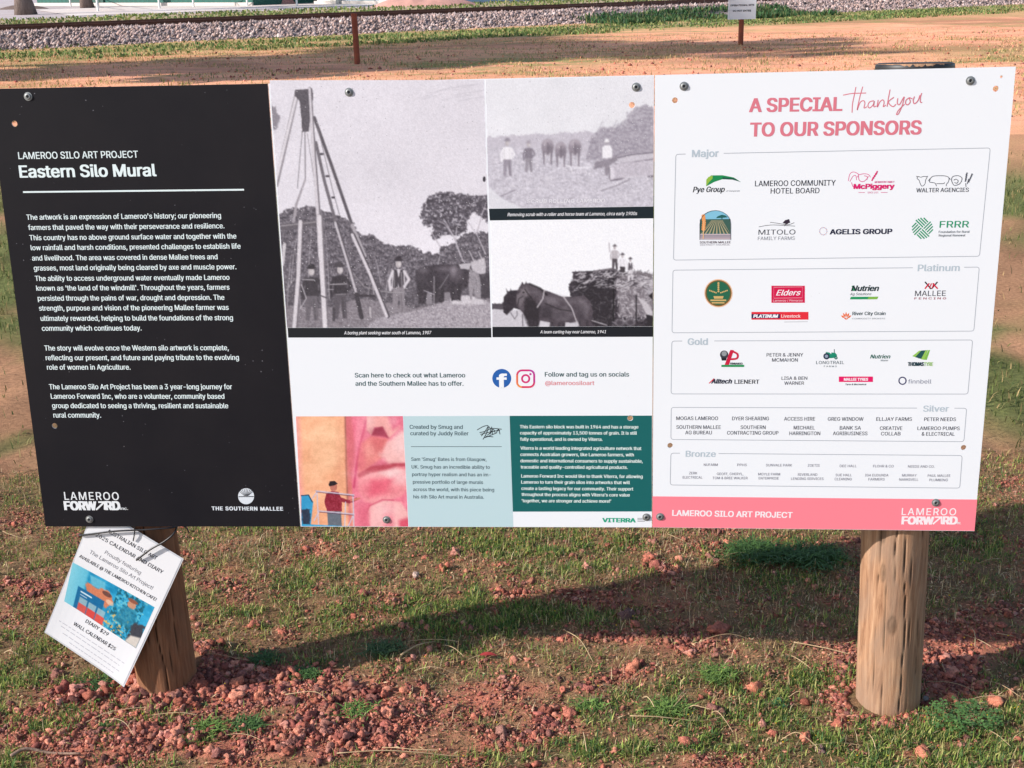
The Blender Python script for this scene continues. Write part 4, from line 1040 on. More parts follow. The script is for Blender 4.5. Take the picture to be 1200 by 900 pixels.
cv.poly(A7((278, 512), (284, 492), (296, 512)), (70, 62, 70)); cv.poly(A7((300, 508), (308, 490), (316, 508)), (70, 62, 70)); cv.line(A7((330, 505), (400, 535), (440, 575)), 2.2, (36, 32, 38), .8); q = A7((292, 560))[0]; cv.ell(q[0], q[1], 1.1, .9, (24, 22, 26)); cv.line(A7((255, 640), (262, 600), (288, 585)), .8, (30, 26, 32))
for (x_, y0_, y1_) in ((345, 740, 790), (370, 750, 790), (470, 755, 790), (520, 760, 790), (548, 765, 790), (650, 750, 790), (700, 745, 790)): cv.line(A7((x_, y0_), (x_ - 4, y1_)), 3.2, (62, 55, 63), .9)
cv.line(A7((425, 545), (415, 600), (380, 655)), 1.4, (200, 194, 200)); cv.line(A7((545, 585), (600, 660), (640, 770)), 1.3, (196, 190, 196)); cv.line(A7((430, 630), (520, 668), (600, 680)), .9, (40, 36, 40)); cv.line(A7((300, 540), (345, 600)), 1, (40, 36, 40)); cv.line(A7((730, 740), (825, 770)), 1, (200, 196, 202)); cv.line(A7((210, 690), (235, 730), (252, 705), (250, 680)), .7, (80, 76, 84)); cv.line(A7((285, 700), (287, 775)), .9, (90, 84, 92))
cv.poly(A7((398, 745), (440, 760), (455, 790), (390, 790)), (215, 212, 220), .9, 1); cv.poly(A7((575, 760), (640, 745), (650, 775), (590, 790)), (205, 202, 210), .8, 1)
man(None, 720.4, 287.5, .62, (196, 190, 196), None, (90, 84, 90), (110, 104, 110)); cv.line(A7((843, 300), (838, 245)), 1.6, (200, 195, 202)); man(None, 729.5, 297.5, .6, (235, 233, 240), None, (70, 64, 70), (96, 90, 98)); man(None, 738.7, 302.5, .56, (236, 234, 240), (80, 74, 82), (220, 216, 222), (84, 78, 86))
for i in range(260):
    x = random.uniform(610, 1120); y = random.uniform(430, 530) + max(0, (760 - x)) * .1; a = random.uniform(-.9, .5); l = random.uniform(10, 40)
    cv.line(A7((x, y), (x + l * cos(a), y + l * sin(a))), .8, (222, 218, 224) if i % 3 else (50, 45, 52), .75)
for i in range(60):
    x = random.uniform(1000, 1118); y = 430 + (x - 1000) * .28; cv.line(A7((x, y + 6), (x + random.uniform(-14, 14), y - random.uniform(4, 20))), .7, (120, 114, 120), .8)
cv.poly(A7((1020, 590), (1080, 620), (1118, 680), (1118, 720), (1075, 700), (1050, 640)), (205, 200, 206), .9, 1, 1); cv.poly(A7((1090, 580), (1118, 560), (1118, 610)), (40, 36, 42), 1, 1); cv.poly(A7((1075, 700), (1118, 710), (1118, 790), (1085, 790)), (46, 42, 48), 1, 1)
cv.blur(1); cv.grain(13, 1.3, 18)
cv.build('photo_print', pan_m, ((575, 258.6), (765.6, 256), (765, 382.4), (577, 382.9)), HOL_M, d=.0005)

# ---- mural photograph : painter on a lift in front of a painted pink face
A1 = Z(340, 480, 4.615)
cv = Canvas(344, 486, 481, 619, 1.35, (250, 184, 144)); cv_ = cv
cv.a += (fbm(cv.X * .05, cv.Y * .12, 5, 3) - .5)[..., None] * np.array([30, 45, 45])
cv.blend(np.clip(1 - (cv.X - 346 - (cv.Y - 488) * .05) / 8, 0, 1), (246, 160, 160), .9)
cv.poly(A1((300, 0), (640, 0), (660, 660), (350, 660), (330, 400), (305, 200)), (240, 128, 150), 1, 2)
cv.a += (fbm(cv.X * .1, cv.Y * .05, 15, 3) - .5)[..., None] * np.array([10, 50, 40]) * np.clip((cv.X - 404) / 6, 0, 1)[..., None]
cv.poly(A1((295, 30), (330, 30), (350, 200), (330, 420), (340, 660), (318, 660), (300, 300)), (216, 110, 116), .8, 4)
cv.line(A1((298, 30), (303, 300), (312, 520)), 1.6, (150, 96, 80), .8)
cv.line(A1((410, 60), (375, 200), (355, 340), (345, 420)), 2.4, (206, 70, 110), .8)
cv.poly(A1((360, 30), (410, 30), (390, 140), (360, 250), (350, 200)), (248, 150, 168), .8, 4)
cv.poly(A1((415, 30), (600, 30), (608, 80), (560, 130), (535, 155), (500, 95), (455, 95), (440, 140), (415, 110)), (246, 176, 172), 1, 1.5)
cv.poly(A1((530, 30), (600, 30), (608, 80), (555, 110)), (226, 84, 124), .8, 5)
cv.poly(A1((440, 140), (455, 100), (500, 90), (535, 155), (500, 145)), (166, 62, 84), .85, 1.5)
cv.poly(A1((385, 180), (440, 145), (530, 160), (500, 260), (430, 310), (370, 350), (365, 270)), (240, 144, 138), .9, 4)
cv.poly(A1((530, 170), (640, 100), (640, 290), (540, 300), (480, 240)), (250, 196, 192), .95, 5, 2)
cv.poly(A1((440, 150), (520, 160), (500, 240), (460, 230)), (214, 100, 104), .55, 5)
cv.poly(A1((362, 350), (440, 305), (520, 300), (560, 290), (640, 290), (645, 300), (560, 318), (500, 340), (440, 345), (380, 380)), (186, 70, 84), .85, 2)
cv.poly(A1((370, 370), (430, 345), (520, 330), (580, 305), (640, 320), (650, 420), (600, 470), (480, 510), (400, 500), (370, 440)), (247, 160, 166), 1, 3)
cv.poly(A1((440, 380), (560, 370), (520, 450), (430, 470)), (232, 96, 120), .8, 8)
cv.poly(A1((480, 340), (570, 315), (620, 335), (540, 370)), (253, 220, 218), .8, 5)
cv.poly(A1((410, 560), (440, 510), (520, 485), (600, 500), (640, 560), (640, 660), (440, 660)), (250, 186, 186), 1, 3); cv.line(A1((400, 590), (430, 520), (500, 488), (560, 490)), 2, (206, 74, 104), .7); cv.poly(A1((500, 520), (560, 510), (560, 660), (510, 660)), (238, 120, 140), .6, 6); cv.poly(A1((590, 600), (650, 580), (650, 660), (590, 660)), (216, 60, 90), .8, 5)
cv.poly(A1((345, 500), (400, 510), (430, 560), (430, 660), (350, 660)), (240, 130, 150), .8, 4)
cv.blur(1)
for (x_, y_, rx_, ry_, c_, al_) in ((560, 60, 26, 30, (250, 190, 196), .6), (430, 60, 22, 40, (250, 206, 206), .5), (470, 120, 26, 12, (140, 50, 74), .55), (600, 180, 40, 60, (252, 214, 214), .6), (430, 220, 40, 30, (248, 170, 160), .6), (460, 190, 26, 40, (206, 96, 104), .35), (500, 300, 60, 8, (160, 52, 70), .45), (470, 350, 70, 10, (252, 196, 196), .6), (600, 370, 40, 30, (254, 214, 216), .6), (430, 430, 50, 40, (222, 84, 110), .4), (540, 440, 60, 20, (228, 96, 116), .4), (520, 540, 50, 30, (254, 214, 212), .6), (470, 590, 24, 40, (252, 196, 196), .55), (400, 560, 24, 60, (214, 84, 112), .4), (385, 250, 14, 60, (222, 90, 120), .5), (200, 200, 90, 140, (250, 206, 166), .5), (120, 330, 60, 100, (244, 186, 146), .5), (270, 330, 20, 200, (232, 160, 128), .5)):
    q = A1((x_, y_))[0]; cv.ell(q[0], q[1], rx_ / 4.6, ry_ / 4.6, c_, al_, 9)
for i in range(26):
    x = random.uniform(70, 290); y = random.uniform(40, 430); cv.line(A1((x, y), (x + random.uniform(10, 50), y + random.uniform(-6, 6))), .6, (214, 150, 116), .35)
cv.blur(1)
cv.poly(A1((60, 465), (100, 460), (125, 500), (110, 640), (60, 640)), (58, 160, 208), 1, 1); cv.poly(A1((60, 540), (105, 540), (110, 660), (70, 640)), (44, 42, 60), .85, 1.5, 2); cv.line(A1((60, 465), (100, 462), (120, 500)), 1.2, (30, 60, 90))
cv.poly(A1((195, 455), (225, 440), (260, 445), (275, 475), (320, 490), (360, 475), (362, 490), (320, 508), (280, 500), (280, 550), (200, 550), (185, 500)), (150, 42, 62), 1, .8, .5, .5, 1, 30, .8)
cv.line(A1((330, 492), (375, 480)), 2.2, (214, 130, 110)); cv.ell(*A1((235, 418))[0], 4.2, 5.4, (196, 120, 104)); cv.poly(A1((208, 405), (215, 388), (240, 385), (258, 400), (240, 410), (212, 415)), (40, 32, 40), 1, .7); cv.poly(A1((200, 550), (275, 550), (280, 630), (205, 630)), (104, 112, 124), 1, .8)
for pts in [((140, 440), (345, 462)), ((145, 440), (155, 640)), ((340, 460), (345, 640)), ((120, 480), (145, 445)), ((155, 548), (345, 565)), ((130, 600), (155, 555)), ((300, 500), (295, 640)), ((345, 565), (310, 640))]: cv.line(A1(*pts), 1.3, (206, 196, 214)); 
for pts in [((142, 446), (345, 468)), ((158, 554), (343, 571))]: cv.line(A1(*pts), .7, (90, 60, 84))
cv.line(A1((60, 625), (345, 640)), 3, (60, 165, 210))
cv.grain(12, .9, 4); cv.grain(9, .2, 6)
cv.build('photo_print', pan_m, ((346.6, 488), (472, 487.6), (478.6, 617), (353.4, 616.6)), (), d=.0005)

# ------------------------------------------------------------------ LETTERING
def blk(name, pts, rgb, parent, holes=(), d=.0005):
    """flat printed colour block"""
    P = [S(*p) for p in pts]
    loops = [[Vector((p[0], p[1], 0)) for p in P]]
    for (hx, hy, hr) in holes:
        c = S(hx, hy); u = np.linalg.norm(S(hx + 1, hy) - c)
        loops.append([Vector((c[0] + (hr + .2) * u * cos(-2 * pi * i / 14), c[1] + (hr + .2) * u * sin(-2 * pi * i / 14), 0)) for i in range(14)])
    flat = [p for l in loops for p in l]; F = []
    for t in tessellate_polygon(loops):
        a, b, c = [flat[i] for i in t]
        cr = (b.x - a.x) * (c.y - a.y) - (b.y - a.y) * (c.x - a.x)
        F.append(tuple(t) if cr > 0 else tuple(reversed(t)))
    mb = MB(); mb.add([(p.x, -d * .13, p.y) for p in flat], F)
    return mb.build(name, rgb if not isinstance(rgb, tuple) else ink(rgb), parent)
WL = (232, 246, 248)
p = Print('heading', pan_l)
p.txt('LAMEROO SILO ART PROJECT', 22, 186.4, 162, 7.8, WL, .012)
p.txt('Eastern Silo Mural', 24, 208, 183, 13.6, WL, .028)
p.stroke([(27, 225.1), (286, 222.3)], 1.9, WL)
body = [("The artwork is an expression of Lameroo's history; our pioneering", 31.5, 257.5, 259), ("farmers that paved the way with their perseverance and resilience.", 33.5, 269.5, 263),
 ("This country has no above ground surface water and together with the", 35, 281.5, 277), ("low rainfall and harsh conditions, presented challenges to establish life", 36.5, 293.2, 282),
 ("and livelihood. The area was covered in dense Mallee trees and", 38, 305.3, 255), ("grasses, most land originally being cleared by axe and muscle power.", 40, 317, 277),
 ("The ability to access underground water eventually made Lameroo", 41.5, 329.2, 269), ("known as 'the land of the windmill'. Throughout the years, farmers", 43, 340.6, 269),
 ("persisted through the pains of war, drought and depression. The", 44.7, 352.4, 263), ("strength, purpose and vision of the pioneering Mallee farmer was", 46.2, 364, 268),
 ("ultimately rewarded, helping to build the foundations of the strong", 48, 376, 273), ("community which continues today.", 49.5, 387.6, 166)]
p = Print('body_text', pan_l)
for t, x, y, x1 in body: p.txt(t, x, y, x1, 6.0, WL, .016)
p = Print('body_text', pan_l)
for t, x, y, x1 in [("The story will evolve once the Western silo artwork is complete,", 52.5, 410.8, 268), ("reflecting our present, and future and paying tribute to the evolving", 54, 422.1, 280), ("role of women in Agriculture.", 55.5, 433.2, 153)]: p.txt(t, x, y, x1, 6.0, WL, .016)
p = Print('body_text', pan_l)
for t, x, y, x1 in [("The Lameroo Silo Art Project has been a 3 year-long journey for", 58, 456.1, 272), ("Lameroo Forward Inc, who are a volunteer, community based", 60, 467.2, 263), ("group dedicated to seeing a thriving, resilient and sustainable", 61.5, 478.2, 267.5), ("rural community.", 63, 489.3, 118.5)]: p.txt(t, x, y, x1, 6.0, WL, .016)
def forward_logo(parent, x0, x1, y1, c1, y2, c2, col, inc):
    p = Print('logo', parent); w_ = x1 - x0
    p.txt('LAMEROO', x0, y1, x1, c1, col, .01, sp=1.15)
    xa = x0 + w_ * .585; xb = x0 + w_ * .765
    p.txt('FORW', x0 + .5, y2, xa - .3, c2, col, .05)
    p.txt('RD', xb, y2, x1 + 1, c2, col, .05)
    p.stroke([(xa - .5, y2), (xb - 2.6, y2 - c2 + 1.2)], c2 * .2, col); p.stroke([(xa + 2, y2 - c2 + 1), (xb - 1, y2 - c2 + 1)], c2 * .2, col); p.stroke([(xb - 1.8, y2), (xb - 1.8, y2 - c2)], c2 * .2, col)
    p.txt('inc.', x1 + 1.8, y2, inc, 3.4, col, .02)
forward_logo(pan_l, 76, 139.5, 585.6, 9.2, 597.4, 10, (238, 242, 246), 150)
p = Print('logo', pan_l); cc = (225, 232, 240)
p.disc(288.4, 581.5, 9.4, cc)
for i in range(-4, 5):
    p.stroke([(288.4 + i * .5, 581), (288.4 + i * 2.3, 572.5 + abs(i) * .55)], .55, (34, 32, 40))
p.stroke([(279.5, 582), (297.5, 581.8)], .9, (34, 32, 40))
p.txt('THE SOUTHERN MALLEE', 248.5, 597.8, 331.5, 4.3, cc, .04, sp=1.15)

# middle sheet
BK = (32, 30, 38)
cap = blk('caption_strip', [(337, 384.2), (575.5, 384.2), (575.8, 395.4), (337.8, 395.6)], (26, 30, 36), pan_m, d=.0008)
cap2 = blk('caption_strip', [(573, 244.6), (765.8, 242), (765.8, 255.8), (574, 258.3)], (20, 34, 42), pan_m, d=.0008)
cap3 = blk('caption_strip', [(577, 383), (765.3, 382.6), (765.2, 394.6), (577.2, 395.2)], (24, 28, 36), pan_m, d=.0008)
p = Print('caption', pan_m)
p.txt('A boring plant seeking water south of Lameroo, 1907', 403.3, 391.9, 505.6, 3.8, (240, 240, 245), .012, .25)
p = Print('caption', pan_m); p.txt('Removing scrub with a roller and horse team at Lameroo, circa early 1900s', 594.8, 253.4, 746.6, 3.9, (240, 240, 245), .012, .25)
p = Print('caption', pan_m); p.txt('A team carting hay near Lameroo, 1941', 633, 390.7, 710, 3.6, (240, 240, 245), .012, .25)
p = Print('handwriting', pan_m); p.txt('SCRUB ROLLING LAMEROO', 618, 238, 709, 4.2, (240, 238, 244), -.005, .1)
TE = (44, 84, 88)
p = Print('body_text', pan_m); p.txt('Scan here to check out what Lameroo', 416, 442.3, 545, 5.4, TE, .014); p.txt('and the Southern Mallee has to offer.', 416.7, 452, 543, 5.4, TE, .014)
p = Print('body_text', pan_m); p.txt('Follow and tag us on socials', 638.6, 441.3, 737, 5.4, TE, .014); p.txt('@lameroosiloart', 639, 451.2, 696.3, 5, (232, 130, 140), .01)
p = Print('logo', pan_m); p.disc(588, 443.4, 11.1, (36, 98, 176)); p.txt('f', 583.6, 454.2, 593, 15.5, (244, 248, 252), .05)
p = Print('logo', pan_m)
def rrect(x0, y0, x1, y1, r, n=4):
    pts = []
    for (cx, cy, a) in ((x1 - r, y0 + r, -pi / 2), (x1 - r, y1 - r, 0), (x0 + r, y1 - r, pi / 2), (x0 + r, y0 + r, pi)):
        for k in range(n + 1): pts.append((cx + r * cos(a + k / n * pi / 2), cy + r * sin(a + k / n * pi / 2)))
    return pts
rp = rrect(606, 434, 626, 453.6, 5.5, 5)
m_ = len(rp)
for i in range(m_):
    a, b = rp[i], rp[(i + 1) % m_]; t = ((a[0] - 606) + (a[1] - 434)) / 40; g = (a[1] - 434) / 20; 
    c1 = np.array([214, 40, 120]) * (1 - g) + np.array([250, 150, 60]) * g if a[0] < 618 else np.array([190, 40, 160]) * (1 - g) + np.array([226, 40, 90]) * g
    p.stroke([a, b], 2.3, tuple(int(v) for v in c1), d=.0006)
p.disc(616, 443.8, 5.4, (216, 44, 120), 3.2); p.disc(621.6, 438.4, 1.3, (196, 40, 150))
blk('light_blue_block', [(472.3, 487.7), (597, 487.3), (601.6, 617.4), (479, 617)], (194, 220, 226), pan_m)
TG = (52, 78, 88)
p = Print('body_text', pan_m); p.txt('Created by Smug and', 480.2, 502.5, 542.2, 4.7, TG, .012); p.txt('curated by Juddy Roller', 481, 510, 549, 4.7, TG, .012); p.stroke([(481.5, 523.4), (588, 523.4)], .7, (70, 90, 98))
p = Print('signature', pan_m)
for pts in [[(559, 504), (566, 500), (572, 499), (568, 506), (564, 511)], [(562, 507), (570, 505), (576, 502), (588, 503)], [(566, 515), (570, 508), (573, 500), (575, 506), (571, 510)], [(574, 509), (578, 503), (581, 508), (584, 503), (586, 509)], [(563, 509), (575, 506), (586, 504)], [(568, 513), (580, 508)], [(569, 511), (578, 512)], [(576, 500), (577, 509)]]: p.curve(pts, .9, (24, 34, 42))
p = Print('body_text', pan_m)
for t, x, y, x1 in [("Sam 'Smug' Bates is from Glasgow,", 482, 540, 570), ("UK. Smug has an incredible ability to", 482.5, 549, 574), ("portray hyper realism and has an im-", 483, 557.8, 575), ("pressive portfolio of large murals", 484, 566.7, 566), ("across the world, with this piece being", 484.3, 575.4, 579), ("his 6th Silo Art mural in Australia.", 484.6, 584, 567)]: p.txt(t, x, y, x1, 4.1, TG, .01)
grn = blk('green_block', [(597.2, 487.3), (764, 487), (763.8, 599.4), (601, 599.6)], (0, 100, 100), pan_m, [HOL_M[1]])
gw = (228, 244, 240)
for para in ([("This Eastern silo block was built in 1964 and has a storage", 609.3, 501.9, 748), ("capacity of approximately 13,500 tonnes of grain. It is still", 609.5, 509, 746.3), ("fully operational, and is owned by Viterra.", 609.7, 516.4, 706)],
 [("Viterra is a world leading integrated agriculture network that", 610, 526.9, 751.5), ("connects Australian growers, like Lameroo farmers, with", 610, 534.3, 742.7), ("domestic and international consumers to supply sustainable,", 610, 541.7, 753), ("traceable and quality-controlled agricultural products.", 610.3, 549, 735.5)],
 [("Lameroo Forward Inc would like to thank Viterra, for allowing", 611, 559.6, 753), ("Lameroo to turn their grain silos into artworks that will", 611, 566.7, 738), ("create a lasting legacy for our community. Their support", 611.2, 574.1, 742), ("throughout the process aligns with Viterra's core value", 611.4, 581.2, 738), ("'together, we are stronger and achieve more!'", 611.6, 588.5, 716)]):
    p = Print('body_text', pan_m)
    for t, x, y, x1 in para: p.txt(t, x, y, x1, 3.9, gw, .022)
p = Print('logo', pan_m); p.txt('VITERRA', 706.3, 611.8, 744.4, 4.9, (26, 168, 132), .05)
for k in range(3): p.stroke([(747, 607.4 + k * 1.7), (754 + k * .8, 607.4 + k * 1.7)], .7, (120, 124, 130))

# right sheet
SAL = (224, 124, 140)
p = Print('heading', pan_r); p.txt('A SPECIAL', 878.5, 131.2, 986, 15.6, SAL, .03); p.txt('TO OUR SPONSORS', 879.5, 159.8, 1078.6, 15.8, SAL, .03)
p = Print('handwriting', pan_r)
for pts in [[(988, 111.5), (998, 109.6), (1008, 109.2), (1015, 109)], [(1003, 102), (1001, 112), (999, 122), (998.5, 132)], [(1011, 101.5), (1008, 112), (1005.5, 123), (1004.5, 129), (1008, 120), (1012, 118), (1013.5, 121), (1012.5, 126.5), (1016, 125)],
            [(1024, 118), (1019, 119.5), (1017, 124), (1019, 126.5), (1023, 123), (1024.5, 118.5), (1024, 125), (1027, 124)], [(1029, 117), (1028, 125.5), (1031, 119.5), (1034.5, 117), (1036, 120), (1035, 125), (1038, 123)],
            [(1043, 105), (1041, 115), (1039.5, 125)], [(1047.5, 114), (1041, 119.5), (1046, 125), (1050, 122)], [(1052, 115), (1051.5, 121), (1054, 122.5), (1058, 115.5), (1059.5, 114), (1057, 124), (1053, 133), (1050.5, 134), (1053, 129), (1060, 122)],
            [(1065.5, 114.5), (1062, 117), (1061, 121), (1063.5, 122.8), (1066.5, 119.5), (1065.5, 114.5), (1069, 116)], [(1071.5, 113), (1070, 118), (1071.5, 121.5), (1075.5, 118), (1078, 111.5)], [(1080, 109), (1078.5, 114), (1078.5, 119.5), (1080.5, 120)]]: p.curve(pts, 1.15, SAL)
GR = (188, 202, 212); LG = (168, 174, 184)
def box(name_, TL_, TR_, BR_, BL_, g0, g1, label, lx0, ly, lx1, c=8.0):
    p = Print('sponsor_box', pan_r); r = 3.2
    def lerp(a, b, t): return (a[0] + (b[0] - a[0]) * t, a[1] + (b[1] - a[1]) * t)
    def toward(a, b, dist): l = hypot(b[0] - a[0], b[1] - a[1]); return lerp(a, b, dist / l)
    def corner(prev, c_, nxt):
        a = toward(c_, prev, r); b = toward(c_, nxt, r); return [a] + [tuple((1 - t) ** 2 * np.array(a) + 2 * t * (1 - t) * np.array(c_) + t * t * np.array(b)) for t in (.25, .5, .75)] + [b]
    tA = lerp(TL_, TR_, (g0 - TL_[0]) / (TR_[0] - TL_[0])); tB = lerp(TL_, TR_, (g1 - TL_[0]) / (TR_[0] - TL_[0]))
    path = [tB] + corner(TL_, TR_, BR_) + corner(TR_, BR_, BL_) + corner(BR_, BL_, TL_) + corner(BL_, TL_, TR_) + [tA]
    p.stroke(path, .75, LG)
    p.txt(label, lx0, ly, lx1, c, GR, .022)
box('m', (792, 180.8), (1160.5, 173.4), (1147.8, 300.3), (789.2, 304.8), 803.5, 848, 'Major', 811, 184, 841.7, 8.2)
box('p', (788.6, 316.6), (1147.6, 313), (1141.2, 388), (787.5, 390), 1069.7, 1129.8, 'Platinum', 1075.5, 317.8, 1124, 7.8)
box('g', (787.3, 399.7), (1139.8, 398.4), (1134.2, 461.8), (786.4, 461.6), 799.5, 837, 'Gold', 806, 404, 829, 7.6)
box('s', (786.6, 477.4), (1132.8, 478.4), (1129.5, 517.6), (786.2, 515), 1074.7, 1118.5, 'Silver', 1081.7, 482.3, 1111.3, 7.2)
box('b', (786.2, 531), (1127.6, 533.8), (1124.7, 572), (785.4, 568.3), 796.8, 842, 'Bronze', 803.7, 535.2, 838.4, 7.2)
DK = (52, 52, 66); NV = (36, 40, 66)
def logo_txt(items, name_='logo'):
    p = Print(name_, pan_r)
    for it in items:
        t, x, y, x1, c = it[:5]; col = it[5] if len(it) > 5 else DK; b = it[6] if len(it) > 6 else .006; sh = it[7] if len(it) > 7 else 0
        p.txt(t, x, y, x1, c, col, b, sh)
    return p
# major
p = logo_txt([('Pye Group', 812, 225.3, 849, 6.4, (28, 30, 36), .02, .25), ('of Companies', 851, 224.6, 867, 1.7, (120, 124, 130), 0, .2)])
B4 = Z(780, 170, 6)
p.poly(B4((285, 290), (288, 240), (320, 213), (400, 212), (480, 228), (530, 260), (470, 243), (400, 240), (345, 258)), (20, 140, 80))
p.poly(B4((285, 290), (286, 245), (300, 225), (330, 213), (330, 235), (305, 262)), (150, 190, 70)); p.poly(B4((400, 226), (480, 232), (530, 260), (470, 243), (400, 240)), (10, 84, 66))
logo_txt([('LAMEROO COMMUNITY', 884.7, 218.3, 979, 6.5, (40, 44, 56)), ('HOTEL BOARD', 903, 226.9, 960, 6.3, (40, 44, 56))])
MG = (222, 24, 110); MGl = (226, 96, 150)
p = logo_txt([('McPiggery', 1000.6, 221.3, 1047.5, 5.6, MG, .05), ('MCMAHON FAMILY', 1025, 214.4, 1048, 2.2, MGl, .02), ('SINCE 1929', 1016.5, 226.6, 1029, 2, MGl, .01)])
B5 = Z(960, 170, 5.714)
for pts in [[(195, 240), (205, 195), (230, 180), (262, 195), (255, 215)], [(205, 245), (225, 210), (245, 205), (250, 235)], [(262, 200), (300, 192), (330, 198), (342, 215)], [(262, 205), (268, 235), (290, 245), (310, 235), (330, 210)], [(215, 250), (225, 275), (232, 285)], [(300, 205), (322, 212), (318, 232)]]: p.curve(B5(*pts), .8, MGl)
for k in range(4): p.stroke(B5((352 + k * 9, 240 - k * 14), (362 + k * 9, 215 - k * 14)), 1.5, MG)
p.stroke(B5((262, 317), (305, 317)), .5, MGl); p.stroke(B5((412, 317), (456, 317)), .5, MGl)
p = logo_txt([('WALTER AGENCIES', 1073.7, 225.4, 1135, 4.9, (64, 66, 76), .012)])
dg = (84, 86, 96)
for pts in [[(655, 225), (660, 210), (680, 215), (700, 210), (722, 215), (712, 235), (708, 260), (690, 275), (678, 262), (668, 235), (655, 225)], [(662, 215), (650, 208)], [(716, 212), (728, 208)], [(730, 240), (745, 222), (765, 208), (810, 205), (850, 208), (868, 220), (865, 245), (852, 262), (850, 275)], [(745, 222), (738, 245), (750, 250), (775, 255), (785, 275)], [(785, 258), (830, 258), (840, 250)], [(868, 218), (878, 232)], [(885, 230), (895, 210), (930, 205), (955, 220), (950, 245), (935, 262), (905, 270), (890, 250), (885, 230)], [(900, 235), (915, 228), (930, 240), (920, 255), (905, 250)], [(980, 255), (982, 280)], [(990, 260), (1000, 225)]]: p.curve(B5(*pts), .75, dg)
for k in range(4):
    p.stroke(B5((976 + k * 2, 245 - k * 14), (984 + k * 2, 225 - k * 14)), 1.3, dg); p.stroke(B5((998 + k * 6, 250 - k * 14), (1006 + k * 6, 232 - k * 14)), 1.3, dg)
# southern mallee badge
p = Print('logo', pan_r)
arch = [(820, 281), (820, 262)] + [(838.2 - 18 * cos(pi * k / 12), 262 - 15.4 * sin(pi * k / 12)) for k in range(13)] + [(856.2, 262), (856.2, 281)]
p.poly(arch, (132, 196, 222)); p.poly([(820.2, 257), (856, 256.6), (856.1, 274), (820.1, 274)], (60, 96, 86))
for k in range(-6, 7):
    p.poly([(840 + k * 1.0, 258), (840.5 + k * 1.0, 258), (840.8 + k * 4.4 if abs(840.8 + k * 4.4 - 838) < 18 else (820.2 if k < 0 else 856), 274), (839 + k * 4.4 if abs(839 + k * 4.4 - 838) < 18 else (820.2 if k < 0 else 856), 274)], (176, 164, 128), d=.0011)
p.rect(820.1, 274.2, 856.1, 280.8, (196, 176, 182)); p.rect(820.1, 276, 856.1, 277, (90, 110, 130)); p.rect(820.1, 278.4, 856.1, 279, (110, 120, 140))
p.poly([(839, 255.6), (841, 253.4), (846, 251.6), (850, 252.4), (853, 254.6), (847, 255.2), (846, 257), (845, 255.4)], (30, 96, 92))
for k in range(7): p.disc(825 - abs(k - 3) * .25, 253 + k * 2.6, 2.3, (238, 158, 92), n=10, ry=1.9)
p.stroke([(825, 258), (824, 280)], 1, (240, 190, 140))
p.stroke(arch, .5, (60, 60, 70))
p.txt('SOUTHERN MALLEE', 820, 285.3, 856, 2.6, (96, 80, 90), .02); p.txt('DISTRICT COUNCIL', 820.5, 287.8, 855.5, 1.7, (140, 130, 140), .0)
p = logo_txt([('MITOLO', 888.7, 275, 932, 5.8, (60, 62, 72), -.004), ('FAMILY FARMS', 888, 281.4, 931.3, 4.1, (140, 142, 150), -.01)])
p.curve(B4((655, 575), (740, 562), (830, 565), (910, 570)), .6, (60, 60, 70)); p.curve(B4((735, 543), (790, 550), (860, 560), (905, 545)), .6, (60, 60, 70)); p.poly(B4((822, 548), (840, 528), (868, 520), (876, 545), (850, 555)), (52, 40, 56)); p.curve(B4((835, 570), (845, 556), (860, 552)), .8, (60, 50, 60))
p = logo_txt([('AGELIS GROUP', 972.6, 274.5, 1045, 5.8, NV, .04)])
for k in range(16): p.disc(964.8 + 4.3 * cos(k * pi / 8), 271 + 4.3 * sin(k * pi / 8), .62, (196, 120, 120) if k % 2 else (150, 140, 190), n=6, d=.0008)
GN = (26, 150, 104)
p = logo_txt([('FRRR', 1101, 266.8, 1135, 7.8, GN, .012), ('Foundation for Rural', 1100, 273, 1136, 2.6, (96, 104, 112), .015), ('Regional Renewal', 1100, 277.2, 1131, 2.6, (96, 104, 112), .015)])
cx, cy, R_ = 1081, 267.5, 12.4
for q in range(4):
    ca, sa = cos(q * pi / 2), sin(q * pi / 2)            # quadrant axis
    dv_ = (cos(-pi / 4 + q * pi / 2), sin(-pi / 4 + q * pi / 2)); nv_ = (-dv_[1], dv_[0])
    for k in range(-4, 5):
        off = (k + .5) * 2.75; run = []
        for t in np.linspace(-14, 14, 113):
            X_, Y_ = dv_[0] * t + nv_[0] * off, dv_[1] * t + nv_[1] * off
            u_ = X_ * ca + Y_ * sa; v_ = -X_ * sa + Y_ * ca
            if hypot(X_, Y_) < R_ and u_ > abs(v_) + .5: run.append((cx + X_, cy + Y_))
        if len(run) > 8: p.stroke([run[0], run[-1]], 1.5, GN, d=.0007 + q * .0002)
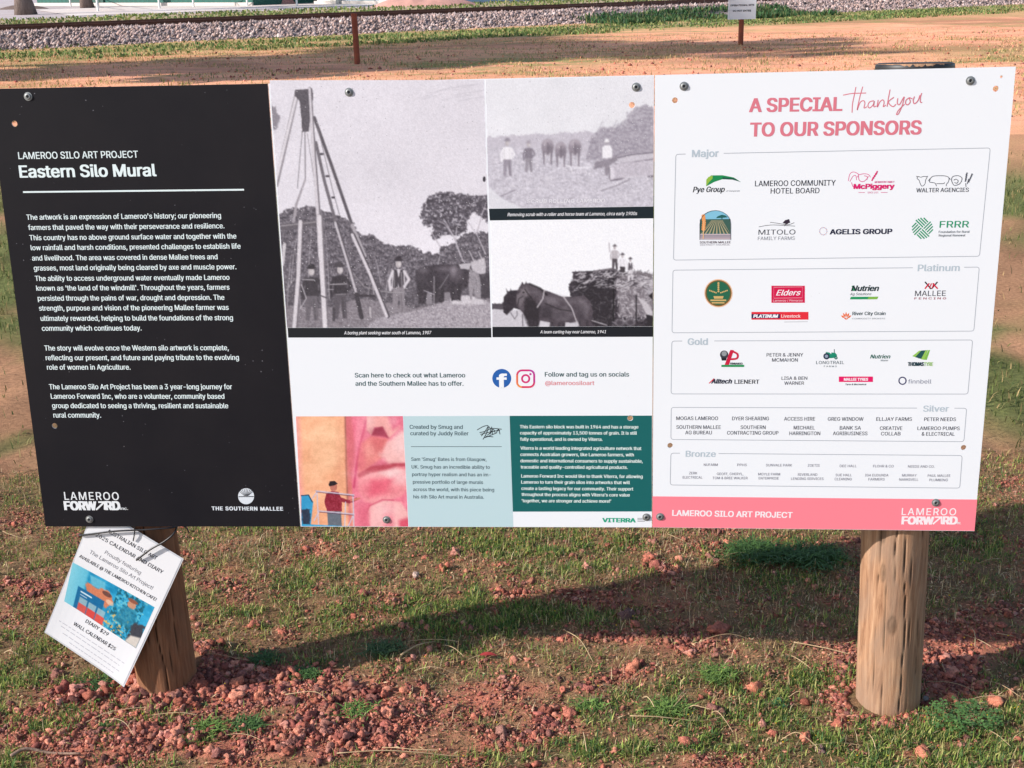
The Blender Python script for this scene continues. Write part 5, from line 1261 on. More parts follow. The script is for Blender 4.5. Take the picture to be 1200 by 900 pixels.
# platinum
p = Print('logo', pan_r)
p.disc(841.9, 343.6, 16.6, (238, 196, 160)); p.disc(841.9, 343.6, 15.4, (130, 92, 44)); p.disc(841.9, 343.4, 13.9, (34, 104, 76))
for a in (-1.0, 0, 1.0):
    for k in range(5):
        rr = 3 + k * 2; p.disc(841.9 + sin(a) * rr * 1.1, 345 - cos(a) * rr * (1.2 if a == 0 else .6) - (1 if a else 0), 1.2 if a == 0 else .9, (214, 176, 112), n=8, d=.0011 + k * .00002)
p.poly([(836, 347), (848, 347), (847, 350), (837, 350)], (214, 176, 112)); p.rect(832.5, 351, 851, 352.8, (214, 176, 112)); p.rect(834, 354, 849, 355.6, (214, 176, 112))
p = Print('logo', pan_r); p.rect(904, 334.8, 943.2, 354.8, (214, 16, 76)); p.stroke([(906.8, 336.5), (940.5, 336.2), (940, 349), (906.8, 349.4)], .4, (250, 200, 215), close=True)
p.txt('Elders', 909.5, 346.2, 938, 6.6, (255, 245, 250), .02, .35, d=.0018); p.txt('Lameroo / Pinnaroo', 906, 353.4, 940.5, 2.4, (250, 220, 230), 0, d=.0018)
p = Print('logo', pan_r); p.rect(880.6, 365.5, 947.4, 374.6, (232, 44, 60)); p.rect(880.6, 368, 914, 373, (30, 40, 84))
p.txt('PLATINUM', 883, 372.3, 911.5, 3.7, (250, 250, 255), .05, .15, d=.0018); p.txt('Livestock', 915.5, 372.2, 938, 3.7, (255, 225, 225), .02, d=.0018); p.stroke([(919, 377.3), (946.5, 377)], .4, (140, 140, 150))
p = logo_txt([('Nutrien', 997.6, 341, 1029.5, 6.4, (24, 50, 54), .03, .25), ('Ag Solutions', 996, 346, 1021, 3, (60, 80, 84), .005, .25)]); p.poly([(997, 347.8), (1029.4, 347.6), (1027.8, 350.7), (996, 350.8)], (30, 150, 96)); p.poly([(1018, 347.7), (1029.4, 347.6), (1027.8, 350.7), (1016.5, 350.8)], (130, 184, 76)); p.poly([(998, 335), (1000, 334.6), (1001.5, 340.8), (999.5, 341)], (40, 150, 90))
p = logo_txt([('MALLEE', 1072, 346.9, 1108, 6.3, (50, 48, 60), 0), ('F E N C I N G', 1071.5, 350.9, 1108.5, 2.4, (160, 40, 60), .02)])
p.stroke([(1084, 330.3), (1091, 338.6)], 1.6, (50, 40, 52)); p.stroke([(1098.6, 330.3), (1091.5, 338.6)], 1.6, (50, 40, 52)); p.stroke([(1083.8, 338.4), (1089, 332)], 1.6, (216, 20, 60)); p.stroke([(1098.8, 338.4), (1093, 332)], 1.6, (216, 20, 60)); p.stroke([(1089, 338), (1091.5, 332)], 1.2, (216, 20, 60)); p.stroke([(1092, 338), (1094.5, 332)], 1.2, (216, 20, 60))
p = logo_txt([('River City Grain', 998.9, 369.3, 1037.4, 4, (44, 70, 76), .02), ('COMMODITY BROKERS', 998.5, 374.2, 1037.2, 1.7, (150, 156, 162), 0)])
for a in (-1.1, -.55, 0, .55, 1.1): p.poly([(991.5 + sin(a) * 1.5, 373.5 - cos(a) * 1.5), (991.5 + sin(a - .25) * 4.5, 373.2 - cos(a - .25) * 4.8), (991.5 + sin(a) * 7, 373 - cos(a) * 7.6), (991.5 + sin(a + .25) * 4.5, 373.2 - cos(a + .25) * 4.8)], (240, 110, 50), d=.0008)
p.poly([(987, 371), (991.3, 375), (991.3, 372.8)], (230, 90, 50)); p.poly([(996, 371), (991.8, 375), (991.8, 372.8)], (240, 130, 70))
# gold
p = Print('logo', pan_r); B8 = Z(780, 390, 6)
p.disc(848.6, 415.6, 4.9, (60, 64, 72)); p.disc(848.6, 414.4, 3, (150, 156, 160)); p.poly(B8((390, 175), (430, 175), (425, 195), (395, 195)), (30, 34, 42))
p.poly(B8((455, 120), (480, 122), (445, 225), (415, 225)), (206, 24, 64)); p.curve(B8((470, 130), (505, 150), (500, 180), (450, 186)), 2.4, (206, 24, 64)); p.poly(B8((392, 225), (552, 225), (552, 240), (392, 240)), (40, 150, 90)); p.txt('PINNAROO', 855.5, 427.2, 870, 2.3, (36, 40, 50), .03)
logo_txt([('PETER & JENNY', 898.3, 417.8, 941, 4.1), ('MCMAHON', 904.7, 423.8, 934.7, 4.1)], 'sponsor_name')
p = logo_txt([('LONGTRAIL', 956.3, 426.6, 989, 3.7, (44, 70, 80), -.004), ('F A R M S', 965.4, 430.2, 980.4, 1.9, (44, 70, 80), .01)])
B9 = Z(960, 390, 6)
p.poly(B9((45, 135), (70, 138), (85, 150), (85, 138), (112, 140), (125, 155), (122, 175), (60, 180), (50, 160)), (0, 140, 110)); p.stroke(B9((106, 140), (106, 116)), .9, (20, 70, 76)); p.disc(968.5, 417.5, 3.7, (36, 50, 76)); p.disc(968.5, 417.5, 1.9, (150, 164, 184)); p.disc(979.6, 419.3, 1.9, (20, 96, 86)); p.disc(979.6, 419.3, .9, (150, 190, 184))
logo_txt([('Nutrien', 1019.7, 420, 1043, 4.6, (20, 96, 80), .025, .25), ('Water', 1032, 423.3, 1041, 2.1, (70, 90, 94), 0, .2)])
p = logo_txt([('THOMAS', 1064, 428.7, 1082, 4.3, (26, 60, 70), .05), ('TYRE', 1082.6, 428.7, 1093, 4.3, (160, 204, 120), .03)])
for k, c_ in enumerate([(150, 200, 90), (30, 84, 84), (30, 84, 84), (150, 200, 90)]): p.poly([(1069 + k * 3.4, 417.4 + k * 1.2), (1077 + k * 2.6, 411 - k * .2), (1079.6 + k * 2.6, 410.8 - k * .2), (1072 + k * 3.4 + 1, 418.6 + k * 1.0)], c_, d=.0008 + k * .0001)
p.poly([(1083, 421.5), (1088, 410.2), (1090, 410.2), (1086, 421.8)], (130, 190, 80))
p = logo_txt([('Alltech', 833.5, 449.3, 857.5, 5.2, (30, 36, 60), .035, .25), ('LIENERT', 860.8, 449.6, 889.5, 4.8, (34, 36, 46), .02)]); p.stroke([(831, 449.2), (837, 443.6)], 1.2, (220, 20, 50))
logo_txt([('LISA & BEN', 915.8, 445, 945.8, 3.9), ('WARNER', 919, 450.8, 942, 3.9)], 'sponsor_name')
p = Print('logo', pan_r); p.rect(983, 441.2, 1023, 447.6, (232, 20, 104)); p.txt('MALLEE TYRES', 989, 446, 1017, 3.1, (255, 240, 248), .04, d=.0018); p.txt('Tyres & Mechanical', 990.5, 451.3, 1015, 1.9, (60, 60, 70), .02)
p = logo_txt([('finnbell', 1064, 449.4, 1091.3, 4.9, (120, 126, 150), -.014)]); p.disc(1057.6, 446.2, 4.9, (58, 60, 104), 3.4)
for nm, x, y, x1 in [('MOGAS LAMEROO', 792.5, 492.2, 841.3), ('DYER SHEARING', 857.9, 492.4, 901), ('ACCESS HIRE', 918.8, 492.8, 955), ('GREG WINDOW', 970, 493, 1011.6), ('ELLJAY FARMS', 1026.8, 493.1, 1068.4), ('PETER NEEDS', 1082.9, 493.3, 1120)]:
    logo_txt([(nm, x, y, x1, 4.3)], 'sponsor_name')
for a, b in [(('SOUTHERN MALLEE', 792.5, 502.5, 844.5), ('AG BUREAU', 803, 508.9, 834)), (('SOUTHERN', 867.8, 502.7, 897), ('CONTRACTING GROUP', 852, 509.2, 912)), (('MICHAEL', 930, 503.2, 954.6), ('HARRINGTON', 925, 509.8, 961)), (('BANK SA', 984, 503.4, 1008.7), ('AGRIBUSINESS', 976, 509.9, 1016.3)), (('CREATIVE', 1031, 503.8, 1057), ('COLLAB', 1032.3, 510.2, 1055)), (('LAMEROO PUMPS', 1075, 503.9, 1124.3), ('& ELECTRICAL', 1080, 510.5, 1118.5))]:
    logo_txt([(*a, 4.3), (*b, 4.3)], 'sponsor_name')
b2 = (96, 92, 112)
for nm, x, y, x1 in [('NUFARM', 824.7, 546, 841), ('PPHS', 864, 546.2, 875), ('SUNVALE PARK', 897.5, 546.5, 928), ('ZOETIS', 946.5, 546.8, 960.3), ('DEE HALL', 984, 547.4, 1003.7), ('FLOHR & CO', 1023, 547.6, 1047), ('NEEDS AND CO.', 1064, 548, 1095)]:
    logo_txt([(nm, x, y, x1, 3.0, b2)], 'sponsor_name')
for a, b in [(('ZERK', 807.5, 555.8, 817), ('ELECTRICAL', 800, 560.8, 823)), (('GEOFF, CHERYL,', 840, 556.7, 871), ('TOM & BREE WALKER', 835, 561.5, 876)), (('MOYLE FARM', 888.5, 557, 914), ('ENTERPRISE', 889, 561.8, 912.5)), (('RIVERLAND', 935, 557.5, 957.7), ('LENDING SERVICES', 927, 562.3, 965)), (('SUE HALL', 979, 558, 998), ('CLEANING', 978, 562.8, 998)), (('IGA EUDUNDA', 1013.7, 558.2, 1041), ('FARMERS', 1017.5, 563, 1036.5)), (('MURRAY', 1057, 558.4, 1074), ('NANKIVELL', 1053.7, 563.3, 1076)), (('PAUL MALLEE', 1087, 558.7, 1113.5), ('PLUMBING', 1089, 563.8, 1110.5))]:
    logo_txt([(*a, 3.0, b2), (*b, 3.0, b2)], 'sponsor_name')
blk('pink_band', [(764.6, 581.6), (1145.2, 585.4), (1142, 622), (764.6, 617.8)], M_pinkb, pan_r)
p = Print('heading', pan_r); p.txt('LAMEROO SILO ART PROJECT', 788, 604.3, 928.3, 6.9, (252, 240, 244), .03, y1=606.9)
forward_logo(pan_r, 1056.6, 1120, 603.4, 8.4, 614.2, 9.2, (252, 240, 244), 1126)

# ------------------------------------------------------------------ the hanging flyer
fo = S(120, 700)
FB = -.0054                                   # hangs between board back and post front
FLY = empty('laminated_flyer', mat=frame(P0 + Aax * fo[0] + UPV * fo[1]), label='small white laminated calendar flyer hanging askew below the black panel on the left post', cat='flyer')
M_paper = mat('paper', (.80, .80, .82), .25, 0, .5)
M_lam = mat('laminate_edge', (.62, .63, .66), .2, 0, .6)
def fl(name, pts, m, d, th=.0004, parent=None, n=14):
    a, b, c, e = [S(*q) - fo for q in pts]; V = []; F = []
    for side in (0, 1):
        for r in range(n + 1):
            for q in range(n + 1):
                u_, v_ = q / n, r / n; P_ = (a * (1 - u_) + b * u_) * (1 - v_) + (e * (1 - u_) + c * u_) * v_; V.append((P_[0], -d + th * side, P_[1]))
    k = (n + 1) ** 2
    for r in range(n):
        for q in range(n):
            t = r * (n + 1) + q; F += [(t, t + n + 1, t + n + 2, t + 1), (t + k, t + k + 1, t + k + n + 2, t + k + n + 1)]
    bd = [q for q in range(n + 1)] + [r * (n + 1) + n for r in range(1, n + 1)] + [n * (n + 1) + q for q in range(n - 1, -1, -1)] + [r * (n + 1) for r in range(n - 1, 0, -1)]
    for t in range(len(bd)): p_, q_ = bd[t], bd[(t + 1) % len(bd)]; F.append((p_, q_, q_ + k, p_ + k))
    mb = MB(); mb.add(V, F)
    return mb.build(name, m, parent, smooth=False)
# the flyer leans out at its foot, in front of the post
FLY.matrix_world = frame(P0 + Aax * fo[0] + UPV * fo[1]) @ Matrix.Rotation(radians(0), 4, 'X')
lam = fl('laminate', [(110, 593), (214.3, 656), (147.2, 802.6), (53, 740)], M_lam, FB + .0001, parent=FLY)
pap = fl('paper_sheet', [(111, 596), (212, 656.6), (146.4, 799.6), (55.2, 739.4)], M_paper, FB + .0006, parent=FLY)
tk = (40, 36, 44); tg = (120, 118, 126)
p = Print('lettering', pap, fo, FB + .0012, FB + .00065)
p.txt('AUSTRALIAN SILO ART', 124.3, 624.6, 181.8, 4.6, tk, .01, y1=657.2)
p.txt('2025 CALENDAR AND DIARY', 110.8, 629.2, 189, 4.6, tk, .01, y1=673.6)
p = Print('lettering', pap, fo, FB + .0012, FB + .00065)
p.txt('Proudly featuring', 121.3, 649.6, 163.2, 4.6, tg, -.012, y1=674.4); p.txt('The Lameroo Silo Art Project!', 103.5, 649, 177.2, 4.6, tg, -.012, y1=692)
p.txt('AVAILABLE @ THE LAMEROO KITCHEN CAFE!', 91.6, 653.6, 181.6, 3.9, tk, .012, y1=705)
p = Print('lettering', pap, fo, FB + .0012, FB + .00065)
p.txt('DIARY $29', 99.8, 729, 126, 4.3, tk, .012, y1=745); p.txt('WALL CALENDAR $25', 85.8, 731.8, 134.8, 4.3, tk, .012, y1=761.5)
for k, (a, b) in enumerate([((69.6, 726.8), (146.6, 776)), ((72, 733), (141, 778.5)), ((74, 741), (141, 785)), ((82, 752), (134, 786.5))]):
    t0 = 0.0
    while t0 < .98:                                  # fine print too small to read: broken grey lines
        t1_ = min(1, t0 + random.uniform(.03, .09)); p.stroke([(a[0] + (b[0] - a[0]) * q, a[1] + (b[1] - a[1]) * q) for q in (t0, t1_)], .8, (196, 196, 204), d=FB + .0014); t0 = t1_ + .018
# picture on the flyer
cw, ch = 150, 84
UU, VV = np.meshgrid(np.linspace(0, 1, cw), np.linspace(0, 1, ch))
cv = Canvas(0, 0, 100, 56, 1.49, (90, 190, 220)); cv_ = cv
cv.blend(np.clip(1 - cv.X / 26, 0, 1), (150, 222, 236), .8)
cv.poly([(20, 0), (100, 0), (100, 56), (20, 56)], (40, 160, 205), 1, 3, 0, .2, 0, 40, .12)
cv.poly([(22, 4), (40, 3), (44, 14), (26, 16)], (120, 200, 222), .8, 2)
cv.poly([(20, 16), (48, 12), (56, 22), (50, 34), (36, 26), (24, 28)], (226, 130, 92), .95, 2, 3, .2); cv.ell(46, 16, 6, 3, (90, 60, 60), .8); cv.ell(52, 24, 5, 3, (240, 200, 170), .8)
cv.poly([(12, 26), (46, 26), (46, 56), (12, 56)], (14, 106, 158), .95, 1); cv.line([(17, 31), (30, 31)], 1.8, (226, 244, 250)); cv.line([(17, 35), (25, 35)], .8, (226, 244, 250))
for (x, c_) in ((22, (214, 90, 84)), (34, (220, 76, 72)), (46, (224, 88, 80))): cv.poly([(x - 5, 38), (x + 5, 38), (x + 5, 56), (x - 5, 56)], (158, 190, 200), .9, 1); cv.poly([(x - 5, 46), (x + 6, 46), (x + 6, 56), (x - 5, 56)], c_, 1, 1)
m = fbm(cv.X * .35, cv.Y * .35, 31, 4); cv.blend(((cv.X > 56) & (cv.X < 90)) * np.clip((m - .5) * 8, 0, 1), (20, 90, 104), .85); cv.blend(((cv.X > 56) & (cv.X < 92)) * np.clip((.44 - m) * 8, 0, 1), (130, 206, 206), .8); cv.blend(((cv.X > 52) & (cv.X < 80)) * ((cv.Y > 30)) * np.clip((fbm(cv.X * .5, cv.Y * .5, 41, 3) - .6) * 9, 0, 1), (240, 190, 90), .9)
cv.ell(76, 12, 5, 5, (206, 150, 120)); cv.ell(76, 7, 6, 2.4, (150, 90, 70)); cv.poly([(68, 16), (84, 16), (90, 40), (62, 40)], (40, 130, 160), .7, 2)
cv.poly([(86, 30), (100, 26), (100, 56), (84, 56)], (70, 60, 66), .9, 2, 3); cv.poly([(88, 46), (100, 42), (100, 56), (84, 56)], (236, 226, 214), .9, 2)
cv.grain(10, .9, 5)
tlq, trq, brq, blq = [S(*q) - fo for q in ((84.7, 659.6), (180.8, 712), (160, 759), (75.2, 704.6))]
u = (cv.X / 100)[..., None]; v = (cv.Y / 56)[..., None]
P2 = (tlq * (1 - u) + trq * u) * (1 - v) + (blq * (1 - u) + brq * u) * v
P2 = P2.reshape(-1, 2); V = np.stack([P2[:, 0], np.full(len(P2), -(FB + .0008)), P2[:, 1]], 1)
i = np.arange(cv.h - 1)[:, None] * cv.w + np.arange(cv.w - 1)[None]
F = np.stack([i, i + cv.w, i + cv.w + 1, i + 1], -1).reshape(-1, 4)
mesh_np('picture', V, F, PRM, pap, np.clip(lin(np.clip(cv.a, 0, 255).reshape(-1, 3)) * PRINT, .004, 1))

# cable ties
M_tie = mat('black_nylon', (.012, .011, .014), .4)
def W3(x, y, d): # world point in front of board plane by d
    q = S(x, y, -d); return P0 + NRM * d + Aax * q[0] + UPV * q[1]
def tie(pts, r, name, label, group):
    """pts (px,py,depth in front of the board plane)"""
    Q = [np.array(W3(*q)) for q in pts]; out = []
    m_ = len(Q)
    for i in range(m_ - 1):
        a, b, c, e = Q[max(i - 1, 0)], Q[i], Q[i + 1], Q[min(i + 2, m_ - 1)]
        for k in range(6):
            t = k / 6; out.append(.5 * ((2 * b) + (-a + c) * t + (2 * a - 5 * b + 4 * c - e) * t * t + (-a + 3 * b - 3 * c + e) * t ** 3))
    out.append(Q[-1]); o0 = out[len(out) // 2]
    mb = MB(); mb.tube([q - o0 for q in out], r, 8)
    o = mb.build(name, M_tie, smooth=True); o.location = o0
    return tag(o, label, 'cable tie', group)
gt = 'black ties round the left post'
tie([(93, 627.5, -.001), (110, 625.5, 0), (135, 622.5, .002), (165, 621, .002), (188, 619.5, 0), (205, 617.5, -.012), (212, 612, -.06)], .0021, 'cable_tie', 'thin black tie running level across the top of the hanging flyer', gt)
tie([(160, 656.5, 0), (176, 644, .003), (192, 635, .002), (203, 626, -.004), (207, 618, -.02), (208, 612, -.05)], .0022, 'cable_tie', 'black tie looping from the flyer hole up around the right side of the left post', gt)
tie([(156, 634, -.002), (157.5, 625, .0), (157.5, 612, -.004)], .0013, 'cable_tie', 'short upright black tie end between flyer and board edge', gt)
tie([(212, 616, -.06), (218, 618, -.05), (222, 625, -.045)], .0016, 'cable_tie', 'loose black tie tail sticking out right of the left post', gt)

# ------------------------------------------------------------------ turn queued text into meshes
ref = _mk('H', 0, 0, 1)
dg_ = bpy.context.evaluated_depsgraph_get(); dg_.update()
from mathutils.geometry import delaunay_2d_cdt
_gc = {}
def ext(o):
    """outline of the text, filled without overlaps"""
    me = bpy.data.meshes.new_from_object(o.evaluated_get(dg_)); n = len(me.vertices)
    v = np.zeros(n * 3, np.float32); me.vertices.foreach_get('co', v); v = v.reshape(-1, 3)
    ed = [tuple(q.vertices) for q in me.edges]; bpy.data.meshes.remove(me)
    if not n: return v, []
    # group edges into connected loops, then loops whose boxes overlap into glyphs
    par = list(range(n))
    def find(a):
        while par[a] != a: par[a] = par[par[a]]; a = par[a]
        return a
    for a, c in ed: par[find(a)] = find(c)
    comp = {}
    for a in range(n): comp.setdefault(find(a), []).append(a)
    cl = sorted([(v[c, 0].min(), v[c, 0].max(), c) for c in comp.values()], key=lambda t: t[0]); groups = []
    for lo, hi, c in cl:
        if groups and lo < groups[-1][0] - 1e-4: groups[-1][0] = max(groups[-1][0], hi); groups[-1][1].extend(c)
        else: groups.append([hi, list(c)])
    byv = {}
    for a, c in ed: byv.setdefault(a, []).append((a, c))
    VV = []; FF = []
    for hi, c in groups:
        idx = {a: k for k, a in enumerate(c)}; es = [(idx[a], idx[q]) for k in c for (a, q) in byv.get(k, [])]
        x0 = v[c, 0].min(); key = (len(c), tuple(np.round((v[c[:6], :2] - [x0, 0]).ravel(), 4)))
        if key not in _gc:
            r = delaunay_2d_cdt([Vector((float((v[a, 0] - x0) * 100), float(v[a, 1] * 100))) for a in c], es, [], 0, 1e-4)
            gv = np.array([(p.x / 100, p.y / 100, 0) for p in r[0]]).reshape(-1, 3); gf = np.array([tuple(f) for f in r[2]])
            cc_ = gv[gf].mean(1)[:, :2]                      # keep what the outline winds round
            E0 = np.array([v[c[a], :2] - [x0, 0] for a, _ in es]); E1 = np.array([v[c[a], :2] - [x0, 0] for _, a in es])
            px_, py_ = cc_[:, :1], cc_[:, 1:]
            cr_ = (E1[:, 0] - E0[:, 0])[None] * (py_ - E0[:, 1][None]) - (px_ - E0[:, 0][None]) * (E1[:, 1] - E0[:, 1])[None]
            up_ = (E0[:, 1][None] <= py_) & (E1[:, 1][None] > py_) & (cr_ > 0); dn_ = (E0[:, 1][None] > py_) & (E1[:, 1][None] <= py_) & (cr_ < 0)
            wn_ = up_.sum(1) - dn_.sum(1)
            _gc[key] = (gv, [tuple(f) for f in gf[wn_ != 0]])
        gv, gf = _gc[key]; k0 = sum(len(q) for q in VV)
        VV.append(gv + np.array([x0, 0, 0])); FF += [tuple(k0 + t for t in f) for f in gf]
    return np.vstack(VV), FF
rv, _ = ext(ref); HC = rv[:, 1].max()
curves = [ref]
for P in _txtq:
    for (o, A, e, Wd, H, rgb, d, bold) in P.texts:
        v, fs = ext(o); curves.append(o)
        if not len(v): continue
        x0, x1 = v[:, 0].min(), v[:, 0].max(); sx = Wd / (x1 - x0); sy = H / HC
        nrm = np.array([-e[1], e[0]])
        pts = A[None] + ((v[:, 0] - x0) * sx)[:, None] * e[None] + (v[:, 1] * sy)[:, None] * nrm[None]
        bw = max(bold, 0) * H / HC * 1.0
        if bw * 1.3 < .0001: P.put(pts, fs, rgb, d)
        else:
            cs = [(-1, -.2), (1, .2)] if (bold < .009 or (H < .0135 and bold < .03)) else [(-1, -.35), (1, .35), (-1, .35), (1, -.35)] if bold < .035 else [(-1, -.4), (1, .4), (-1, .4), (1, -.4), (0, 0)]
            for q, (ax_, ay_) in enumerate(cs):
                P.put(pts + bw * (ax_ * e + ay_ * nrm)[None], fs, rgb, d + q * .00012)
    if P.V:
        mb = MB(); mb.v = P.V; mb.f = P.F; mb.m = P.M
        mb.build(P.name, P.mats, P.parent)
for o in curves:
    cu = o.data; bpy.data.objects.remove(o); bpy.data.curves.remove(cu)

# let the flyer curl: it hangs free below the board edge
fa_, fb_, fe_ = S(110, 593) - fo, S(214.3, 656) - fo, S(53, 740) - fo
ux_ = (fb_ - fa_); vx_ = (fe_ - fa_); Mi_ = np.linalg.inv(np.stack([ux_, vx_], 1))
def curl(o):
    if o.type == 'MESH':
        n = len(o.data.vertices); v = np.zeros(n * 3); o.data.vertices.foreach_get('co', v); v = v.reshape(-1, 3)
        uv = (v[:, [0, 2]] - fa_) @ Mi_.T
        t = np.clip(uv[:, 1] - .22, 0, 1); w_ = .013 * t ** 1.6 + .006 * t * (uv[:, 0] - .35) ** 2 * 4 + .0012 * np.sin(uv[:, 0] * 7 + uv[:, 1] * 5) * t
        v[:, 1] -= w_; o.data.vertices.foreach_set('co', v.ravel().astype(np.float32)); o.data.update()
    for ch in o.children: curl(ch)
curl(FLY)

# ================================================================== BEHIND
# --- railway
def along(s, off, z=0): return RA * np.array([1, 1, 0]) + rd * s + rn * off + np.array([0, 0, z])
S0, S1 = -35, 75
bed = MB()
prof = [(-3.0, -.05), (-1.1, .30), (2.7, .30), (4.4, .20)]
NS = 60
V = [tuple(along(S0 + (S1 - S0) * i / NS, o + .15 * (random.random() - .5) * (k in (0, 3)), z)) for i in range(NS + 1) for k, (o, z) in enumerate(prof)]
F = [(i * 4 + k, (i + 1) * 4 + k, (i + 1) * 4 + k + 1, i * 4 + k + 1) for i in range(NS) for k in range(3)]
bed.add(V, F); o = bed.build('ballast_bed', noisy('ballast_bed', (.16, .12, .11), (.36, .28, .27), 9, bump=1, bscale=30), smooth=False); tag(o, kind='structure')
def ballast_z(off): return np.interp(off, [p[0] for p in prof], [p[1] for p in prof])
n = 30000
s = rng.uniform(-14, 60, n); off_ = np.where(rng.random(n) < .8, rng.uniform(-3.1, -.1, n), rng.uniform(0, 3.2, n))
# weeds swallow the stones further right
keep = rng.random(n) < np.where((s > 17) & (s < 25) & (off_ < -1.0), .12, 1); s, off_ = s[keep], off_[keep]
W = np.array([along(a, b) for a, b in zip(s, off_)])
BC = pick([(.42, .31, .29), (.36, .26, .24), (.50, .40, .37), (.22, .17, .16), (.42, .29, .25), (.30, .21, .18)])(s, s)
v, f, c = lumps(W[:, 0], W[:, 1], rng.uniform(.034, .075, len(s)), 0, BC, .3, .5, .9, z=ballast_z(off_))
tag(mesh_np('ballast_stones', v, f, vcol_mat('ballast_stone', .9, .2), None, c), 'pinkish grey crushed stones along the railway', 'ballast', kind='stuff')
trk = empty('railway_track', tuple(along(0, 0, .3)), 'rusty railway line on pinkish ballast crossing behind the board', 'railway track')
M_rail = noisy('rusty_rail', (.17, .075, .05), (.09, .045, .035), 4, .7)
o0 = along(0, 0, .3)
for k, of in enumerate((0, 1.6)):
    mb = MB()
    pr = [(-.07, 0), (-.07, .012), (-.012, .03), (-.012, .11), (-.035, .12), (-.035, .155), (.035, .155), (.035, .12), (.012, .11), (.012, .03), (.07, .012), (.07, 0)]
    V = [tuple(along(s_, of + a, .3 + b) - o0) for s_ in (S0, S1) for (a, b) in pr]; m_ = len(pr)
    mb.add(V, [(i, (i + 1) % m_, (i + 1) % m_ + m_, i + m_) for i in range(m_)]); mb.build('rail', M_rail, trk)
# weeds along the track foot and between the rails
def tufts(n, gen, cols, ln, wd, name, label, cat='weeds'):
    V = []; Cc = []; F = []
    x, y, z = gen(n); k = len(x); a = rng.uniform(0, 2 * pi, k); l = rng.uniform(*ln, k); th = rng.uniform(.1, .9, k); ww = rng.uniform(*wd, k)
    b = np.stack([x, y, z], 1); e = b + np.stack([np.cos(a) * np.sin(th) * l, np.sin(a) * np.sin(th) * l, np.cos(th) * l], 1); s_ = np.stack([-np.sin(a), np.cos(a), 0 * a], 1) * ww[:, None]
    m = (b + e) / 2 + np.array([0, 0, .02])
    V = np.stack([b - s_, b + s_, m + s_, m - s_, e], 1).reshape(-1, 3); q = np.arange(k)[:, None] * 5
    o = mesh_np(name, V, [q + np.array([[0, 1, 2, 3]]), q + np.array([[3, 2, 4]])], VEG, None, np.repeat(cols(x, y), 5, 0)); return tag(o, label, cat, kind='stuff')
def gstrip(s0, s1, o0_, o1_, patch):
    def f(n):
        s = rng.uniform(s0, s1, n); of = rng.uniform(o0_, o1_, n); k = fbm(s * .6, of * 1.3, patch, 3) > rng.uniform(.3, .62, n); s, of = s[k], of[k]
        W = np.array([along(a, b) for a, b in zip(s, of)]); return W[:, 0], W[:, 1], np.where(of > 2.7, .3, ballast_z(of) * (of > -4.4))
    return f
BGR = pick([(.14, .21, .06), (.20, .25, .08), (.32, .30, .12), (.10, .16, .06)])
tufts(36000, gstrip(-14, 40, -8.5, -2.8, 3), BGR, (.03, .10), (.012, .025), 'trackside_grass', 'green grass strip at the foot of the ballast')
tufts(9000, gstrip(16.5, 25, -4.8, -1.6, 9), pick([(.05, .13, .05), (.08, .17, .06), (.06, .11, .05), (.16, .18, .07)]), (.10, .24), (.015, .03), 'dark_weeds', 'tall dark green weeds at the ballast foot behind the wire fence')
tufts(16000, gstrip(-14, 50, 3, 12, 5), BGR, (.04, .12), (.02, .04), 'far_trackside_grass', 'green and straw grass on the far side of the rails')

# --- red dust, pale apron and sheds beyond the line
def sheet(name, quad, z, m, n=24):
    """ground sheet given by four world corners, slightly uneven edges"""
    V = []; A_, B_, C_, D_ = [np.array(q, float) for q in quad]
    for i in range(n + 1):
        t = i / n; a = A_ + (B_ - A_) * t; b = D_ + (C_ - D_) * t; V += [(a[0], a[1] + random.uniform(-.5, .5), z), (b[0], b[1] + random.uniform(-.4, .4), z)]
    mb = MB(); mb.add(V, [(2 * i, 2 * i + 2, 2 * i + 3, 2 * i + 1) for i in range(n)]); o = mb.build(name, m); return tag(o, kind='structure')
def far(s, off): p = along(s, off); return (p[0], p[1])
M_apron = noisy('pale_apron', (.62, .50, .45), (.78, .70, .66), .5, bump=.3, bscale=3, detail=8)
M_grav = noisy('grey_gravel', (.42, .34, .34), (.58, .50, .49), .8, bump=.3, bscale=6, detail=8)
sheet('gravel_yard', [far(-60, 3.2), far(110, 3.2), far(110, 120), far(-60, 120)], .292, M_grav)
M_verge = noisy('dry_verge', (.30, .24, .12), (.56, .40, .28), .7, bump=.4, bscale=5, detail=9)
sheet('grass_verge', [far(-60, 2.0), far(110, 2.0), far(110, 11), far(-60, 12)], .30, M_verge)
sheet('concrete_apron', [far(4, 14), far(90, 12), far(90, 26), far(4, 26)], .305, M_apron)
